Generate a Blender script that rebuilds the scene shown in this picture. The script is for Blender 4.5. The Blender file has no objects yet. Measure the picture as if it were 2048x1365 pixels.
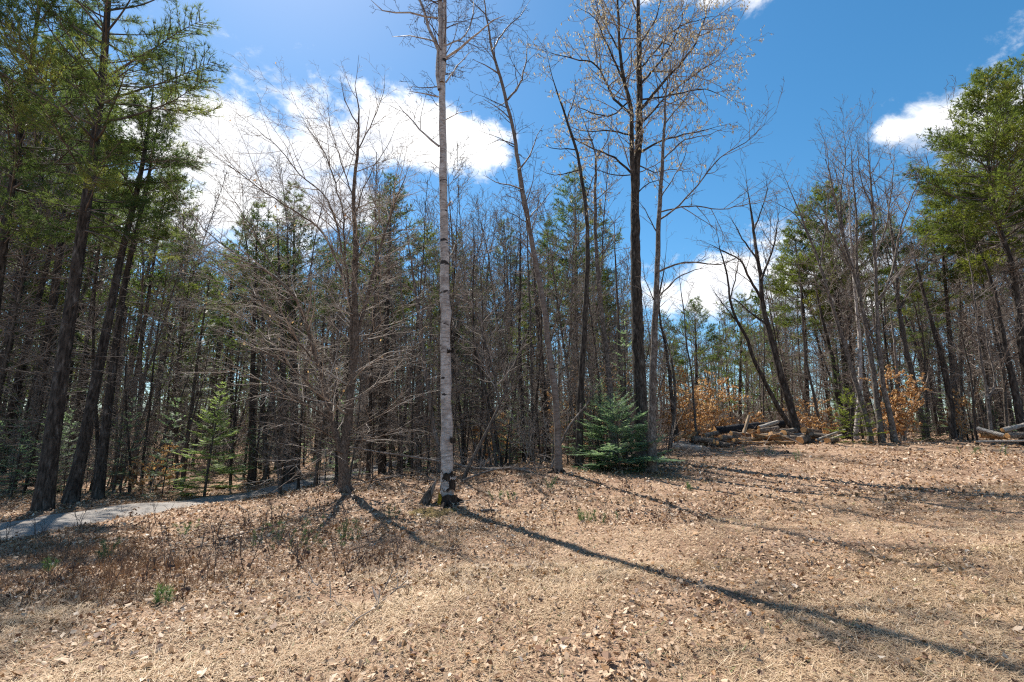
import bpy, math, random
import numpy as np
from mathutils import Vector

# ------------------------------------------------------------------ camera, sky, sun, exposure
sc = bpy.context.scene
COL = sc.collection
F = 1000.0                      # focal length in photo pixels (photo 2048 wide)
TILT = math.radians(10.8)
CAM = Vector((0, 0, 1.6))
SUN_AZ, SUN_EL = math.radians(32), math.radians(55)     # azimuth to the left of straight ahead

cd = bpy.data.cameras.new('camera'); cam = bpy.data.objects.new('camera', cd); COL.objects.link(cam)
cam.location = CAM; cam.rotation_euler = (math.pi / 2 + TILT, 0, 0)
cd.sensor_width = 36; cd.lens = F / 2048 * 36; cd.clip_start = 0.05; cd.clip_end = 3000
sc.camera = cam

def pdir(x, y):
    u, v = (x - 1024) / F, (682.5 - y) / F
    c, s = math.cos(TILT), math.sin(TILT)
    return Vector((u, c - v * s, s + v * c))
def P(x, y, Y):                 # photo pixel at forward distance Y -> world point
    d = pdir(x, y)
    return CAM + d * (Y / d.y)

world = bpy.data.worlds.new('World'); sc.world = world; world.use_nodes = True
def build_world():
    nt = world.node_tree; nt.nodes.clear(); N = nt.nodes.new; L = nt.links.new
    sky = N('ShaderNodeTexSky'); sky.sky_type = 'NISHITA'; sky.sun_disc = False
    sky.sun_elevation = SUN_EL; sky.sun_rotation = -SUN_AZ
    sky.air_density = 1.0; sky.dust_density = 0.35; sky.ozone_density = 3.0; sky.altitude = 300
    hs = N('ShaderNodeHueSaturation'); hs.inputs['Hue'].default_value = .489; hs.inputs['Saturation'].default_value = 1.27; hs.inputs['Value'].default_value = .87
    L(sky.outputs[0], hs.inputs['Color'])
    tc = N('ShaderNodeTexCoord')
    flat = N('ShaderNodeVectorMath'); flat.operation = 'MULTIPLY'; flat.inputs[1].default_value = (1, 1, 1.55)
    L(tc.outputs['Generated'], flat.inputs[0])
    # cumulus heads: direction (through a photo pixel) and angular size
    blobs = [(345, 300, .15), (440, 290, .16), (520, 275, .14), (585, 215, .085), (640, 280, .11), (720, 265, .095), (800, 255, .11),
             (880, 280, .10), (955, 300, .075), (420, 400, .17), (560, 400, .12), (300, 400, .13), (680, 395, .09), (990, 310, .04),
             (1330, 590, .07), (1410, 578, .095), (1490, 562, .105), (1570, 545, .12), (1650, 560, .11), (1730, 600, .08),
             (1800, 262, .055), (1850, 250, .075), (1915, 235, .075), (1990, 215, .10), (2060, 205, .10), (2150, 230, .10), (1990, 270, .08),
             (1370, -22, .045), (1440, -26, .05), (1510, -25, .04), (1300, -16, .03), (1700, 135, .0)]
    prev = None
    for (x, y, r) in blobs:
        if r <= 0: continue
        d = pdir(x, y).normalized()
        ds = N('ShaderNodeVectorMath'); ds.operation = 'DISTANCE'
        ds.inputs[1].default_value = (d.x, d.y, d.z * 1.55); L(flat.outputs[0], ds.inputs[0])
        m = N('ShaderNodeMath'); m.operation = 'MULTIPLY_ADD'; m.inputs[1].default_value = -1 / r; m.inputs[2].default_value = 1
        L(ds.outputs['Value'], m.inputs[0])
        if prev is None: prev = m
        else:
            mx = N('ShaderNodeMath'); mx.operation = 'SMOOTH_MAX'; mx.inputs[2].default_value = .12
            L(prev.outputs[0], mx.inputs[0]); L(m.outputs[0], mx.inputs[1]); prev = mx
    # the same kind of cumulus goes on all round, behind the camera too
    big = N('ShaderNodeTexNoise'); big.inputs['Scale'].default_value = 3.1; big.inputs['Detail'].default_value = 2
    L(flat.outputs[0], big.inputs['Vector'])
    bm = N('ShaderNodeMath'); bm.operation = 'MULTIPLY_ADD'; bm.inputs[1].default_value = 6; bm.inputs[2].default_value = -3.6
    L(big.outputs[0], bm.inputs[0])
    fw = N('ShaderNodeVectorMath'); fw.operation = 'DOT_PRODUCT'; f = pdir(1024, 682).normalized(); fw.inputs[1].default_value = f
    L(tc.outputs['Generated'], fw.inputs[0])
    fm = N('ShaderNodeMapRange'); fm.inputs[1].default_value = .3; fm.inputs[2].default_value = .55; fm.inputs[3].default_value = 0; fm.inputs[4].default_value = -2
    L(fw.outputs['Value'], fm.inputs[0])
    ba = N('ShaderNodeMath'); ba.operation = 'ADD'; L(bm.outputs[0], ba.inputs[0]); L(fm.outputs[0], ba.inputs[1])
    mx = N('ShaderNodeMath'); mx.operation = 'MAXIMUM'; L(prev.outputs[0], mx.inputs[0]); L(ba.outputs[0], mx.inputs[1])
    nz = N('ShaderNodeTexNoise'); nz.inputs['Scale'].default_value = 9; nz.inputs['Detail'].default_value = 9; nz.inputs['Roughness'].default_value = .64
    nz.inputs['Distortion'].default_value = .25
    L(flat.outputs[0], nz.inputs['Vector'])
    na = N('ShaderNodeMath'); na.operation = 'MULTIPLY_ADD'; na.inputs[1].default_value = 3.2; L(nz.outputs[0], na.inputs[0])
    sh = N('ShaderNodeMath'); sh.operation = 'SUBTRACT'; sh.inputs[1].default_value = 1.46; L(mx.outputs[0], sh.inputs[0])
    L(sh.outputs[0], na.inputs[2])
    mr = N('ShaderNodeMapRange'); mr.interpolation_type = 'SMOOTHSTEP'
    mr.inputs[1].default_value = .0; mr.inputs[2].default_value = .75; L(na.outputs[0], mr.inputs[0])
    # cloud tone
    n2 = N('ShaderNodeTexNoise'); n2.inputs['Scale'].default_value = 5; n2.inputs['Detail'].default_value = 5; L(flat.outputs[0], n2.inputs['Vector'])
    cr = N('ShaderNodeValToRGB'); cr.color_ramp.elements[0].position = .33; cr.color_ramp.elements[0].color = (4.3, 4.6, 5.3, 1)
    cr.color_ramp.elements[1].position = .52; cr.color_ramp.elements[1].color = (7.0, 7.0, 7.0, 1); L(n2.outputs[0], cr.inputs[0])
    mix = N('ShaderNodeMix'); mix.data_type = 'RGBA'; L(mr.outputs[0], mix.inputs[0]); L(hs.outputs[0], mix.inputs[6]); L(cr.outputs[0], mix.inputs[7])
    bg = N('ShaderNodeBackground'); bg.inputs['Strength'].default_value = .1; L(mix.outputs[2], bg.inputs['Color'])
    out = N('ShaderNodeOutputWorld'); L(bg.outputs[0], out.inputs['Surface'])
build_world()

sd = bpy.data.lights.new('sun', 'SUN'); sd.energy = 5.0; sd.angle = math.radians(.55); sd.color = (1, .945, .85)
sun = bpy.data.objects.new('sun', sd); COL.objects.link(sun)
SUNV = Vector((-math.sin(SUN_AZ) * math.cos(SUN_EL), math.cos(SUN_AZ) * math.cos(SUN_EL), math.sin(SUN_EL)))
sun.rotation_euler = SUNV.to_track_quat('Z', 'Y').to_euler()
vs = sc.view_settings; vs.view_transform = 'Standard'; vs.look = 'None'; vs.exposure = 0.94; vs.gamma = 1; vs.use_curve_mapping = False
sc.render.engine = 'CYCLES'
cy = sc.cycles; cy.max_bounces = 5; cy.diffuse_bounces = 3; cy.glossy_bounces = 2; cy.transmission_bounces = 3; cy.transparent_max_bounces = 4
cy.use_denoising = False; cy.caustics_reflective = False; cy.caustics_refractive = False
cy.use_adaptive_sampling = False; cy.pixel_filter_type = 'BLACKMAN_HARRIS'; cy.filter_width = 1.2

# ------------------------------------------------------------------ helpers: nodes, meshes, tubes
def new_mat(name):
    m = bpy.data.materials.new(name); m.use_nodes = True; m.node_tree.nodes.clear(); return m, m.node_tree
def ramp(nt, src, stops):
    r = nt.nodes.new('ShaderNodeValToRGB'); e = r.color_ramp.elements
    while len(e) < len(stops): e.new(.5)
    for i, (p, c) in enumerate(stops): e[i].position = p; e[i].color = (*c, 1)
    nt.links.new(src, r.inputs[0]); return r.outputs[0]
def noise_tex(nt, vec, scale, detail=4, rough=.55, dist=0):
    n = nt.nodes.new('ShaderNodeTexNoise'); n.inputs['Scale'].default_value = scale; n.inputs['Detail'].default_value = detail
    n.inputs['Roughness'].default_value = rough; n.inputs['Distortion'].default_value = dist
    if vec is not None: nt.links.new(vec, n.inputs['Vector'])
    return n.outputs[0]
def mapped(nt, scale=(1, 1, 1), coord='Object'):
    tc = nt.nodes.new('ShaderNodeTexCoord'); mp = nt.nodes.new('ShaderNodeMapping'); mp.inputs['Scale'].default_value = scale
    nt.links.new(tc.outputs[coord], mp.inputs['Vector']); return mp.outputs[0]
def mixc(nt, fac, a, b, mode='MIX'):
    m = nt.nodes.new('ShaderNodeMix'); m.data_type = 'RGBA'; m.blend_type = mode
    for i, s in ((0, fac), (6, a), (7, b)):
        if hasattr(s, 'is_linked'): nt.links.new(s, m.inputs[i])
        elif i == 0: m.inputs[0].default_value = s
        else: m.inputs[i].default_value = (*s, 1)
    return m.outputs[2]
def surface(nt, col, rough=.8, bump=None, bstr=.4, bdist=.02, trans=0, spec=.3, tcol=None):
    b = nt.nodes.new('ShaderNodeBsdfPrincipled'); b.inputs['Roughness'].default_value = rough; b.inputs['Specular IOR Level'].default_value = spec
    if hasattr(col, 'is_linked'): nt.links.new(col, b.inputs['Base Color'])
    else: b.inputs['Base Color'].default_value = (*col, 1)
    if bump is not None:
        bp = nt.nodes.new('ShaderNodeBump'); bp.inputs['Strength'].default_value = bstr; bp.inputs['Distance'].default_value = bdist
        nt.links.new(bump, bp.inputs['Height']); nt.links.new(bp.outputs[0], b.inputs['Normal'])
    out = nt.nodes.new('ShaderNodeOutputMaterial'); sh = b.outputs[0]
    if trans:
        t = nt.nodes.new('ShaderNodeBsdfTranslucent')
        src = col if tcol is None else tcol
        if hasattr(src, 'is_linked'): nt.links.new(src, t.inputs['Color'])
        else: t.inputs['Color'].default_value = (*src, 1)
        mx = nt.nodes.new('ShaderNodeMixShader'); mx.inputs[0].default_value = trans
        nt.links.new(sh, mx.inputs[1]); nt.links.new(t.outputs[0], mx.inputs[2]); sh = mx.outputs[0]
    nt.links.new(sh, out.inputs['Surface'])
def bark(name, stops, scale=14, zs=.25, bscale=30, bzs=.2, bstr=.6, bdist=.03, rough=.85, moss=None):
    m, nt = new_mat(name)
    v = mapped(nt, (1, 1, zs)); n = noise_tex(nt, v, scale, 5, .6)
    c = ramp(nt, n, stops)
    v2 = mapped(nt, (1, 1, bzs)); b = noise_tex(nt, v2, bscale, 4, .65)
    dark = ramp(nt, b, [(.38, (.22, .21, .20)), (.56, (1, 1, 1)), (.72, (1.35, 1.35, 1.35))]); c = mixc(nt, .9, c, dark, 'MULTIPLY')
    if moss:
        n3 = noise_tex(nt, mapped(nt, (1, 1, .5)), 5, 4); f = ramp(nt, n3, [(.56, (0, 0, 0)), (.66, (1, 1, 1))]); c = mixc(nt, f, c, moss)
    surface(nt, c, rough, b, bstr, bdist, spec=.2); return m
def attr_mat(name, stops, trans=.3, rough=.6, attr='tint', tgain=1.3, spec=.3):
    m, nt = new_mat(name)
    a = nt.nodes.new('ShaderNodeAttribute'); a.attribute_name = attr
    c = ramp(nt, a.outputs['Fac'], stops)
    tcol = mixc(nt, 1, c, (tgain, tgain, tgain * .7), 'MULTIPLY') if trans else None
    surface(nt, c, rough, trans=trans, tcol=tcol, spec=spec); return m

M = {}
M['bark_pine'] = bark('bark_pine', [(.3, (.040, .031, .026)), (.55, (.088, .070, .058)), (.72, (.20, .175, .155))], 9, .35, 22, .2, 1.0, .06)
M['bark_spruce'] = bark('bark_spruce', [(.3, (.06, .048, .04)), (.6, (.13, .105, .09)), (.8, (.2, .175, .16))], 20, .5, 40, .5, .5, .02)
M['bark_beech'] = bark('bark_beech', [(.3, (.11, .078, .058)), (.55, (.175, .13, .10)), (.75, (.27, .22, .185))], 9, .8, 45, .5, .5, .015)
M['bark_maple'] = bark('bark_maple', [(.3, (.085, .068, .056)), (.5, (.165, .138, .118)), (.7, (.32, .285, .255))], 12, .6, 55, .35, .5, .015)
M['bark_aspen'] = bark('bark_aspen', [(.3, (.035, .028, .022)), (.55, (.085, .07, .058)), (.75, (.2, .18, .155))], 11, .35, 30, .25, .9, .03)
M['bark_bare'] = bark('bark_bare', [(.3, (.065, .052, .043)), (.55, (.13, .108, .092)), (.75, (.25, .22, .195))], 10, .5, 40, .4, .4, .015)
M['bark_dead'] = bark('bark_dead', [(.3, (.13, .105, .085)), (.55, (.26, .215, .185)), (.75, (.42, .37, .325))], 10, .3, 40, .2, .5, .015)
def twig_mat(name, a, b):
    m, nt = new_mat(name); n = noise_tex(nt, mapped(nt), 3.5, 3); c = ramp(nt, n, [(.35, a), (.65, b)]); surface(nt, c, .75, spec=.12); return m
M['twig'] = twig_mat('twig', (.13, .102, .085), (.31, .262, .23))
M['twig_beech'] = twig_mat('twig_beech', (.20, .16, .13), (.48, .415, .36))
M['twig_birch'] = twig_mat('twig_birch', (.07, .05, .042), (.15, .115, .1))
M['twig_pine'] = twig_mat('twig_pine', (.06, .047, .04), (.18, .15, .13))
M['needle_pine'] = attr_mat('needle_pine', [(0, (.042, .072, .030)), (.4, (.090, .132, .044)), (.75, (.160, .195, .054)), (1, (.24, .24, .068))], .45, .6, tgain=1.6, spec=.1)
M['needle_pine_warm'] = attr_mat('needle_pine_warm', [(0, (.06, .088, .026)), (.45, (.13, .165, .036)), (.8, (.21, .235, .046)), (1, (.27, .25, .075))], .44, .6, tgain=1.6, spec=.1)
M['needle_fir'] = attr_mat('needle_fir', [(0, (.085, .15, .092)), (.5, (.18, .275, .17)), (1, (.36, .46, .32))], .48, .5, tgain=1.5, spec=.25)
M['needle_fir_light'] = attr_mat('needle_fir_light', [(0, (.14, .21, .07)), (.5, (.26, .35, .12)), (1, (.42, .50, .22))], .5, .5, tgain=1.5, spec=.2)
M['needle_spruce'] = attr_mat('needle_spruce', [(0, (.04, .066, .032)), (.6, (.08, .12, .05)), (1, (.15, .19, .08))], .33, .5)
M['leaf_beech'] = attr_mat('leaf_beech', [(0, (.38, .19, .08)), (.5, (.58, .345, .17)), (1, (.78, .56, .36))], .42, .55, tgain=1.1)
M['catkin'] = attr_mat('catkin', [(0, (.50, .40, .31)), (.6, (.70, .58, .47)), (1, (.82, .72, .61))], .42, .7, tgain=1.15)
M['grass_dry'] = attr_mat('grass_dry', [(0, (.17, .11, .068)), (.35, (.39, .275, .17)), (.75, (.53, .385, .245)), (.96, (.67, .525, .37)), (1, (.16, .19, .06))], .2, .6, tgain=1.0)
M['dead_weed'] = attr_mat('dead_weed', [(0, (.13, .065, .042)), (.5, (.27, .155, .10)), (1, (.45, .30, .20))], .25, .7, tgain=1.0)
M['seedling'] = attr_mat('seedling', [(0, (.05, .11, .045)), (.6, (.10, .18, .07)), (1, (.20, .27, .09))], .3, .5, tgain=1.3)
def litter_mat():
    m, nt = new_mat('leaf_litter')
    a = nt.nodes.new('ShaderNodeAttribute'); a.attribute_name = 'tint'
    c = ramp(nt, a.outputs['Fac'], [(0, (.09, .05, .034)), (.2, (.21, .12, .08)), (.32, (.36, .19, .075)), (.4, (.42, .28, .175)), (.68, (.54, .39, .265)), (.88, (.61, .47, .345)), (1, (.76, .65, .54))])
    n = noise_tex(nt, mapped(nt), 60, 3); d = ramp(nt, n, [(.3, (.72, .7, .68)), (.6, (1, 1, 1))]); c = mixc(nt, .7, c, d, 'MULTIPLY')
    surface(nt, c, .6, trans=.16, spec=.3); return m
M['litter'] = litter_mat()
def birch_mat(name='bark_birch', tone=(1, 1, 1)):
    m, nt = new_mat(name)
    v = mapped(nt, (1, 1, 1)); base = noise_tex(nt, v, 7, 5, .6)
    c = ramp(nt, base, [(.3, (.32, .265, .235)), (.5, (.50, .445, .41)), (.72, (.70, .655, .625))])
    v2 = mapped(nt, (2.2, 2.2, 11)); l = noise_tex(nt, v2, 3.0, 4, .6)                 # fine flaking across the trunk
    fl = ramp(nt, l, [(.33, (.34, .29, .26)), (.5, (.86, .85, .84)), (.7, (1, 1, 1))]); c = mixc(nt, .8, c, fl, 'MULTIPLY')
    v3 = mapped(nt, (1.1, 1.1, 3.4)); d = noise_tex(nt, v3, 2.1, 3, .6, .4)             # black chevrons and scars
    f = ramp(nt, d, [(.645, (0, 0, 0)), (.68, (1, 1, 1))]); c = mixc(nt, f, c, (.035, .027, .023)); c = mixc(nt, 1, c, tone, 'MULTIPLY')
    v4 = mapped(nt, (5, 5, 60)); b2 = noise_tex(nt, v4, 3.5, 3, .7)
    surface(nt, c, .62, b2, .9, .012, spec=.3); return m
M['bark_birch'] = birch_mat(); M['bark_birch_grey'] = birch_mat('bark_birch_grey', (.44, .395, .36))
M['bark_birch_inner'] = bark('bark_birch_inner', [(.3, (.018, .013, .011)), (.55, (.05, .036, .028)), (.8, (.17, .12, .09))], 14, .25, 34, .2, .9, .03)
M['moss_yellow'] = bark('moss_yellow', [(.3, (.20, .12, .015)), (.55, (.42, .28, .02)), (.8, (.52, .37, .05))], 30, 1, 60, 1, .9, .03)
M['moss_green'] = bark('moss_green', [(.3, (.09, .06, .03)), (.48, (.22, .15, .06)), (.62, (.27, .19, .06)), (.8, (.40, .29, .17))], 30, 1, 60, 1, .9, .03)
M['log_bark'] = bark('log_bark', [(.3, (.085, .065, .05)), (.5, (.20, .155, .12)), (.7, (.40, .33, .27))], 12, 1, 34, 1, .8, .03)
M['log_pale'] = bark('log_pale', [(.3, (.20, .17, .14)), (.5, (.38, .34, .30)), (.7, (.52, .48, .43))], 12, 1, 40, 1, .6, .02)
M['log_black'] = bark('log_black', [(.3, (.012, .012, .014)), (.55, (.035, .036, .042)), (.75, (.085, .085, .095))], 14, 1, 34, 1, .9, .03)
M['log_peeled'] = bark('log_peeled', [(.3, (.11, .055, .028)), (.5, (.30, .165, .075)), (.72, (.48, .30, .15))], 9, 1, 30, 1, .5, .02)
M['board'] = bark('board', [(.3, (.25, .17, .11)), (.6, (.42, .31, .21)), (.8, (.52, .41, .30))], 20, .2, 40, .1, .3, .01)
def cut_mat():
    m, nt = new_mat('cut_wood'); tc = nt.nodes.new('ShaderNodeTexCoord')
    w = nt.nodes.new('ShaderNodeTexWave'); w.wave_type = 'RINGS'; w.rings_direction = 'SPHERICAL'; w.inputs['Scale'].default_value = 9; w.inputs['Distortion'].default_value = 2.5
    nt.links.new(tc.outputs['Object'], w.inputs['Vector'])
    c = ramp(nt, w.outputs[0], [(0, (.50, .24, .085)), (.6, (.70, .38, .15)), (1, (.78, .48, .22))])
    n = noise_tex(nt, tc.outputs['Object'], 8, 3); d = ramp(nt, n, [(.3, (.55, .5, .45)), (.6, (1, 1, 1))]); c = mixc(nt, .7, c, d, 'MULTIPLY')
    surface(nt, c, .7); return m
M['cut'] = cut_mat()

def make_mesh(name, V, faces, mat, smooth=True, tint=None):
    """V (n,3); faces: list of integer arrays (k,3) or (k,4)"""
    me = bpy.data.meshes.new(name); V = np.asarray(V, dtype=np.float32)
    faces = [np.asarray(f, dtype=np.int32) for f in faces if len(f)]
    me.vertices.add(len(V)); me.vertices.foreach_set('co', V.ravel())
    nl = sum(f.size for f in faces); nf = sum(len(f) for f in faces)
    me.loops.add(nl); me.polygons.add(nf)
    me.loops.foreach_set('vertex_index', np.concatenate([f.ravel() for f in faces]))
    tot = np.concatenate([np.full(len(f), f.shape[1], dtype=np.int32) for f in faces])
    st = np.zeros(nf, dtype=np.int32); st[1:] = np.cumsum(tot)[:-1]
    me.polygons.foreach_set('loop_start', st)
    try: me.polygons.foreach_set('loop_total', tot)
    except Exception: pass
    me.polygons.foreach_set('use_smooth', np.full(nf, smooth))
    if tint is not None:
        a = me.attributes.new('tint', 'FLOAT', 'POINT'); a.data.foreach_set('value', np.asarray(tint, dtype=np.float32))
    me.update(calc_edges=True)
    if mat is not None: me.materials.append(mat)
    return me
def obj(name, me, parent=None, loc=(0, 0, 0)):
    o = bpy.data.objects.new(name, me); COL.objects.link(o); o.location = loc
    if parent is not None: o.parent = parent
    return o
def tag(o, label=None, cat=None, group=None, kind=None):
    if label: o['label'] = label
    if cat: o['category'] = cat
    if group: o['group'] = group
    if kind: o['kind'] = kind
    return o
def thing(name, label, cat, loc, group=None):
    o = bpy.data.objects.new(name, None); COL.objects.link(o); o.location = loc; o.empty_display_size = .2
    return tag(o, label, cat, group)
def dup(root, loc, rz=0, s=1.0, label=None, group=None, tilt=(0, 0)):
    r = root.copy(); COL.objects.link(r); r.location = loc; r.rotation_euler = (tilt[0], tilt[1], rz)
    r.scale = (s, s, s) if not hasattr(s, '__len__') else s
    if label: r['label'] = label
    if group: r['group'] = group
    for ch in KIDS.get(root.name, []):
        c = ch.copy(); COL.objects.link(c); c.parent = r
        for g in KIDS.get(ch.name, []):
            d = g.copy(); COL.objects.link(d); d.parent = c
    return r
KIDS = {}
def kid(name, me, parent):
    o = obj(name, me, parent); KIDS.setdefault(parent.name, []).append(o); return o
def drop(root):                      # remove a prototype after its copies are made
    for ch in KIDS.get(root.name, []):
        for g in KIDS.get(ch.name, []): bpy.data.objects.remove(g)
        bpy.data.objects.remove(ch)
    bpy.data.objects.remove(root)

class Tubes:
    def __init__(self): self.g = {}
    def add(self, pts, rad, sides=None):
        m = max(rad)
        s = sides or (18 if m > .14 else 12 if m > .07 else 8 if m > .03 else 5 if m > .012 else 4 if m > .006 else 3)
        self.g.setdefault((len(pts), s), []).append((pts, rad))
    def arrays(self, off=(0, 0, 0)):
        VV, FF, base = [], [], 0
        for (n, s), lst in self.g.items():
            Pn = np.array([[tuple(p) for p in a[0]] for a in lst], dtype=np.float64) - np.array(off)
            Rn = np.array([a[1] for a in lst], dtype=np.float64); m = len(lst)
            T = np.gradient(Pn, axis=1); T /= np.linalg.norm(T, axis=2, keepdims=True) + 1e-9
            mt = np.abs(T.mean(axis=1)); ax = np.argmin(mt, axis=1); ref = np.zeros((m, 1, 3)); ref[np.arange(m), 0, ax] = 1
            U = np.cross(T, np.broadcast_to(ref, T.shape)); U /= np.linalg.norm(U, axis=2, keepdims=True) + 1e-9
            W = np.cross(T, U)
            a = np.linspace(0, 2 * np.pi, s, endpoint=False)
            V = Pn[:, :, None] + Rn[:, :, None, None] * (np.cos(a)[None, None, :, None] * U[:, :, None] + np.sin(a)[None, None, :, None] * W[:, :, None])
            idx = np.arange(m * n * s).reshape(m, n, s); r = np.roll(idx, -1, axis=2)
            q = np.stack([idx[:, :-1], r[:, :-1], r[:, 1:], idx[:, 1:]], axis=-1).reshape(-1, 4)
            VV.append(V.reshape(-1, 3)); FF.append(q + base); base += m * n * s
        return np.concatenate(VV), FF
    def mesh(self, name, mat, off=(0, 0, 0)):
        V, FF = self.arrays(off); return make_mesh(name, V, FF, mat)

def crown_mesh(name, T, V, Fc, tn, m0, m1, off=(0, 0, 0)):
    V0, F0 = T.arrays(off); n0 = len(V0); nf0 = sum(len(f) for f in F0)
    me = make_mesh(name, np.concatenate([V0, V]), F0 + [Fc + n0], m0, True, np.concatenate([np.zeros(n0), tn])); me.materials.append(m1)
    mi = np.zeros(nf0 + len(Fc), dtype=np.int32); mi[nf0:] = 1; me.polygons.foreach_set('material_index', mi)
    sm = np.ones(nf0 + len(Fc), dtype=bool); sm[nf0:] = False; me.polygons.foreach_set('use_smooth', sm); return me
def smooth_path(pts, step):
    """Catmull-Rom through pts, about one point every step metres"""
    p = [Vector(q) for q in pts]
    if len(p) == 2: p = [p[0], p[0].lerp(p[1], .5), p[1]]
    ext = [p[0] * 2 - p[1]] + p + [p[-1] * 2 - p[-2]]; out = []
    for i in range(1, len(ext) - 2):
        a, b, c, d = ext[i - 1:i + 3]; k = max(1, int((c - b).length / step))
        for j in range(k):
            t = j / k
            out.append(.5 * ((2 * b) + (c - a) * t + (2 * a - 5 * b + 4 * c - d) * t * t + (3 * b - a - 3 * c + d) * t ** 3))
    out.append(p[-1]); return out
def length(pts): return sum((pts[i + 1] - pts[i]).length for i in range(len(pts) - 1))
def gv(r, s=1.0): return Vector((r.gauss(0, s), r.gauss(0, s), r.gauss(0, s)))
def walk(p, d, L, n, wob, trop, r):
    pts = [p.copy()]; d = d.normalized(); st = L / n
    for _ in range(n):
        d = d + gv(r, wob); d.z += trop; d.normalize(); p = p + d * st; pts.append(p.copy())
    return pts
def ramify(T, pts, rad, lvl, S, r, tips):
    if lvl >= len(S['lv']):
        tips.append((pts[-1], (pts[-1] - pts[-2]).normalized(), pts)); return
    s = S['lv'][lvl]; L = length(pts); n = int(L * s['dens'] * r.uniform(.8, 1.2) + r.random()); side = 1 if r.random() < .5 else -1
    m = len(pts) - 1
    for k in range(n):
        t = s.get('t0', .15) + (s.get('t1', 1) - s.get('t0', .15)) * (k + r.random()) / n
        x = min(t * m, m - 1e-4); i = int(x); f = x - i
        p = pts[i].lerp(pts[i + 1], f); tg = (pts[i + 1] - pts[i]).normalized(); rl = rad[i] * (1 - f) + rad[i + 1] * f
        side = -side
        pl = tg.cross(Vector((0, 0, 1)))
        if pl.length < .25 or r.random() > S['planar']: pr = gv(r); pr = pr - tg * pr.dot(tg)
        else: pr = pl.normalized() * side + gv(r, .25); pr = pr - tg * pr.dot(tg)
        if pr.length < 1e-3: continue
        pr.normalize(); a = math.radians(r.uniform(*s['ang'])); d = tg * math.cos(a) + pr * math.sin(a)
        cl = min(s['max'], max(s['min'], L * s['ratio'] * (1 - .55 * t))) * r.uniform(.65, 1.25)
        cr = max(S['rmin'], min(rl * .68, cl * S.get('rl', .011)))
        ns = max(2, min(6, int(cl / s.get('seg', .16))))
        cp = walk(p, d, cl, ns, s['wob'], s['trop'], r)
        crad = [cr + (S['rmin'] * .7 - cr) * j / ns for j in range(ns + 1)]
        T.add(cp, crad); ramify(T, cp, crad, lvl + 1, S, r, tips)

SPEC = {
 'beech': dict(planar=.8, rmin=.0030, rl=.010, lv=[dict(dens=4.0, ang=(35, 65), ratio=.45, min=.35, max=1.6, wob=.08, trop=.012, t0=.1),
                                        dict(dens=5.6, ang=(35, 55), ratio=.45, min=.16, max=.85, wob=.12, trop=.015, t0=.12),
                                        dict(dens=6, ang=(35, 55), ratio=.5, min=.08, max=.34, wob=.2, trop=.02, t0=.2, seg=.1)]),
 'birch': dict(planar=.2, rmin=.0042, rl=.009, lv=[dict(dens=3.4, ang=(35, 65), ratio=.5, min=.35, max=1.3, wob=.17, trop=.03, t0=.12),
                                        dict(dens=5.5, ang=(35, 70), ratio=.45, min=.15, max=.55, wob=.2, trop=-.03, t0=.15),
                                        dict(dens=7, ang=(30, 65), ratio=.5, min=.08, max=.26, wob=.2, trop=-.05, t0=.2, seg=.1)]),
 'aspen': dict(planar=.1, rmin=.0052, rl=.012, lv=[dict(dens=3.8, ang=(35, 65), ratio=.5, min=.4, max=1.8, wob=.12, trop=.05, t0=.15),
                                        dict(dens=6, ang=(35, 60), ratio=.42, min=.15, max=.55, wob=.16, trop=.06, t0=.15),
                                        dict(dens=5, ang=(30, 60), ratio=.5, min=.07, max=.2, wob=.2, trop=.05, t0=.25, seg=.09)]),
 'maple': dict(planar=.3, rmin=.0048, rl=.010, lv=[dict(dens=2.8, ang=(30, 55), ratio=.5, min=.4, max=1.7, wob=.10, trop=.05, t0=.15),
                                        dict(dens=4.2, ang=(30, 50), ratio=.42, min=.15, max=.6, wob=.14, trop=.06, t0=.15),
                                        dict(dens=4.5, ang=(30, 55), ratio=.5, min=.08, max=.22, wob=.16, trop=.05, t0=.25, seg=.1)]),
 'thin': dict(planar=.2, rmin=.0062, rl=.009, lv=[dict(dens=4.6, ang=(25, 50), ratio=.5, min=.3, max=1.4, wob=.12, trop=.06, t0=.1),
                                        dict(dens=6.5, ang=(25, 45), ratio=.45, min=.15, max=.6, wob=.12, trop=.06, t0=.15)]),
}

# ------------------------------------------------------------------ terrain
CTRL_PX = [(1024, 1365, 3.4), (0, 1365, 3.5), (2048, 1365, 2.95), (400, 1200, 5.1), (1024, 1200, 4.85), (1600, 1235, 4.15), (2048, 1150, 4.9), (1250, 1130, 5.83),
           (2048, 1020, 8.0), (1600, 1000, 9.5), (1300, 1020, 9.1), (1430, 1050, 7.9), (895, 1010, 10.5), (690, 985, 12), (1117, 945, 12.6), (1303, 945, 13.3),
           (1283, 925, 15.5), (1500, 892, 19), (1770, 886, 19), (2048, 895, 17.5), (600, 1080, 8.6), (300, 1100, 8), (0, 1083, 8.7), (540, 992, 15.2),
           (0, 1047, 10.5), (540, 978, 17.2), (85, 1020, 12), (193, 1000, 14.3), (200, 920, 28), (600, 930, 25), (900, 925, 22), (1150, 915, 24),
           (1400, 880, 28), (1800, 868, 32), (2048, 872, 30)]
cp = [tuple(P(*c)) for c in CTRL_PX] + [(0, 70, 3.4), (-40, 60, 2.9), (-90, 60, 3.6), (60, 62, 2.5), (90, 60, 2.8), (0, -10, -.1), (-30, -5, -.1), (30, -5, .6), (-30, 10, -.1), (40, 12, 1.2), (0, 0, .1),
      (-200, 150, 5), (200, 150, 4.2), (0, 220, 5), (-200, -100, 0), (200, -100, .8), (0, -150, 0)]
cp = np.array(cp)
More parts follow.
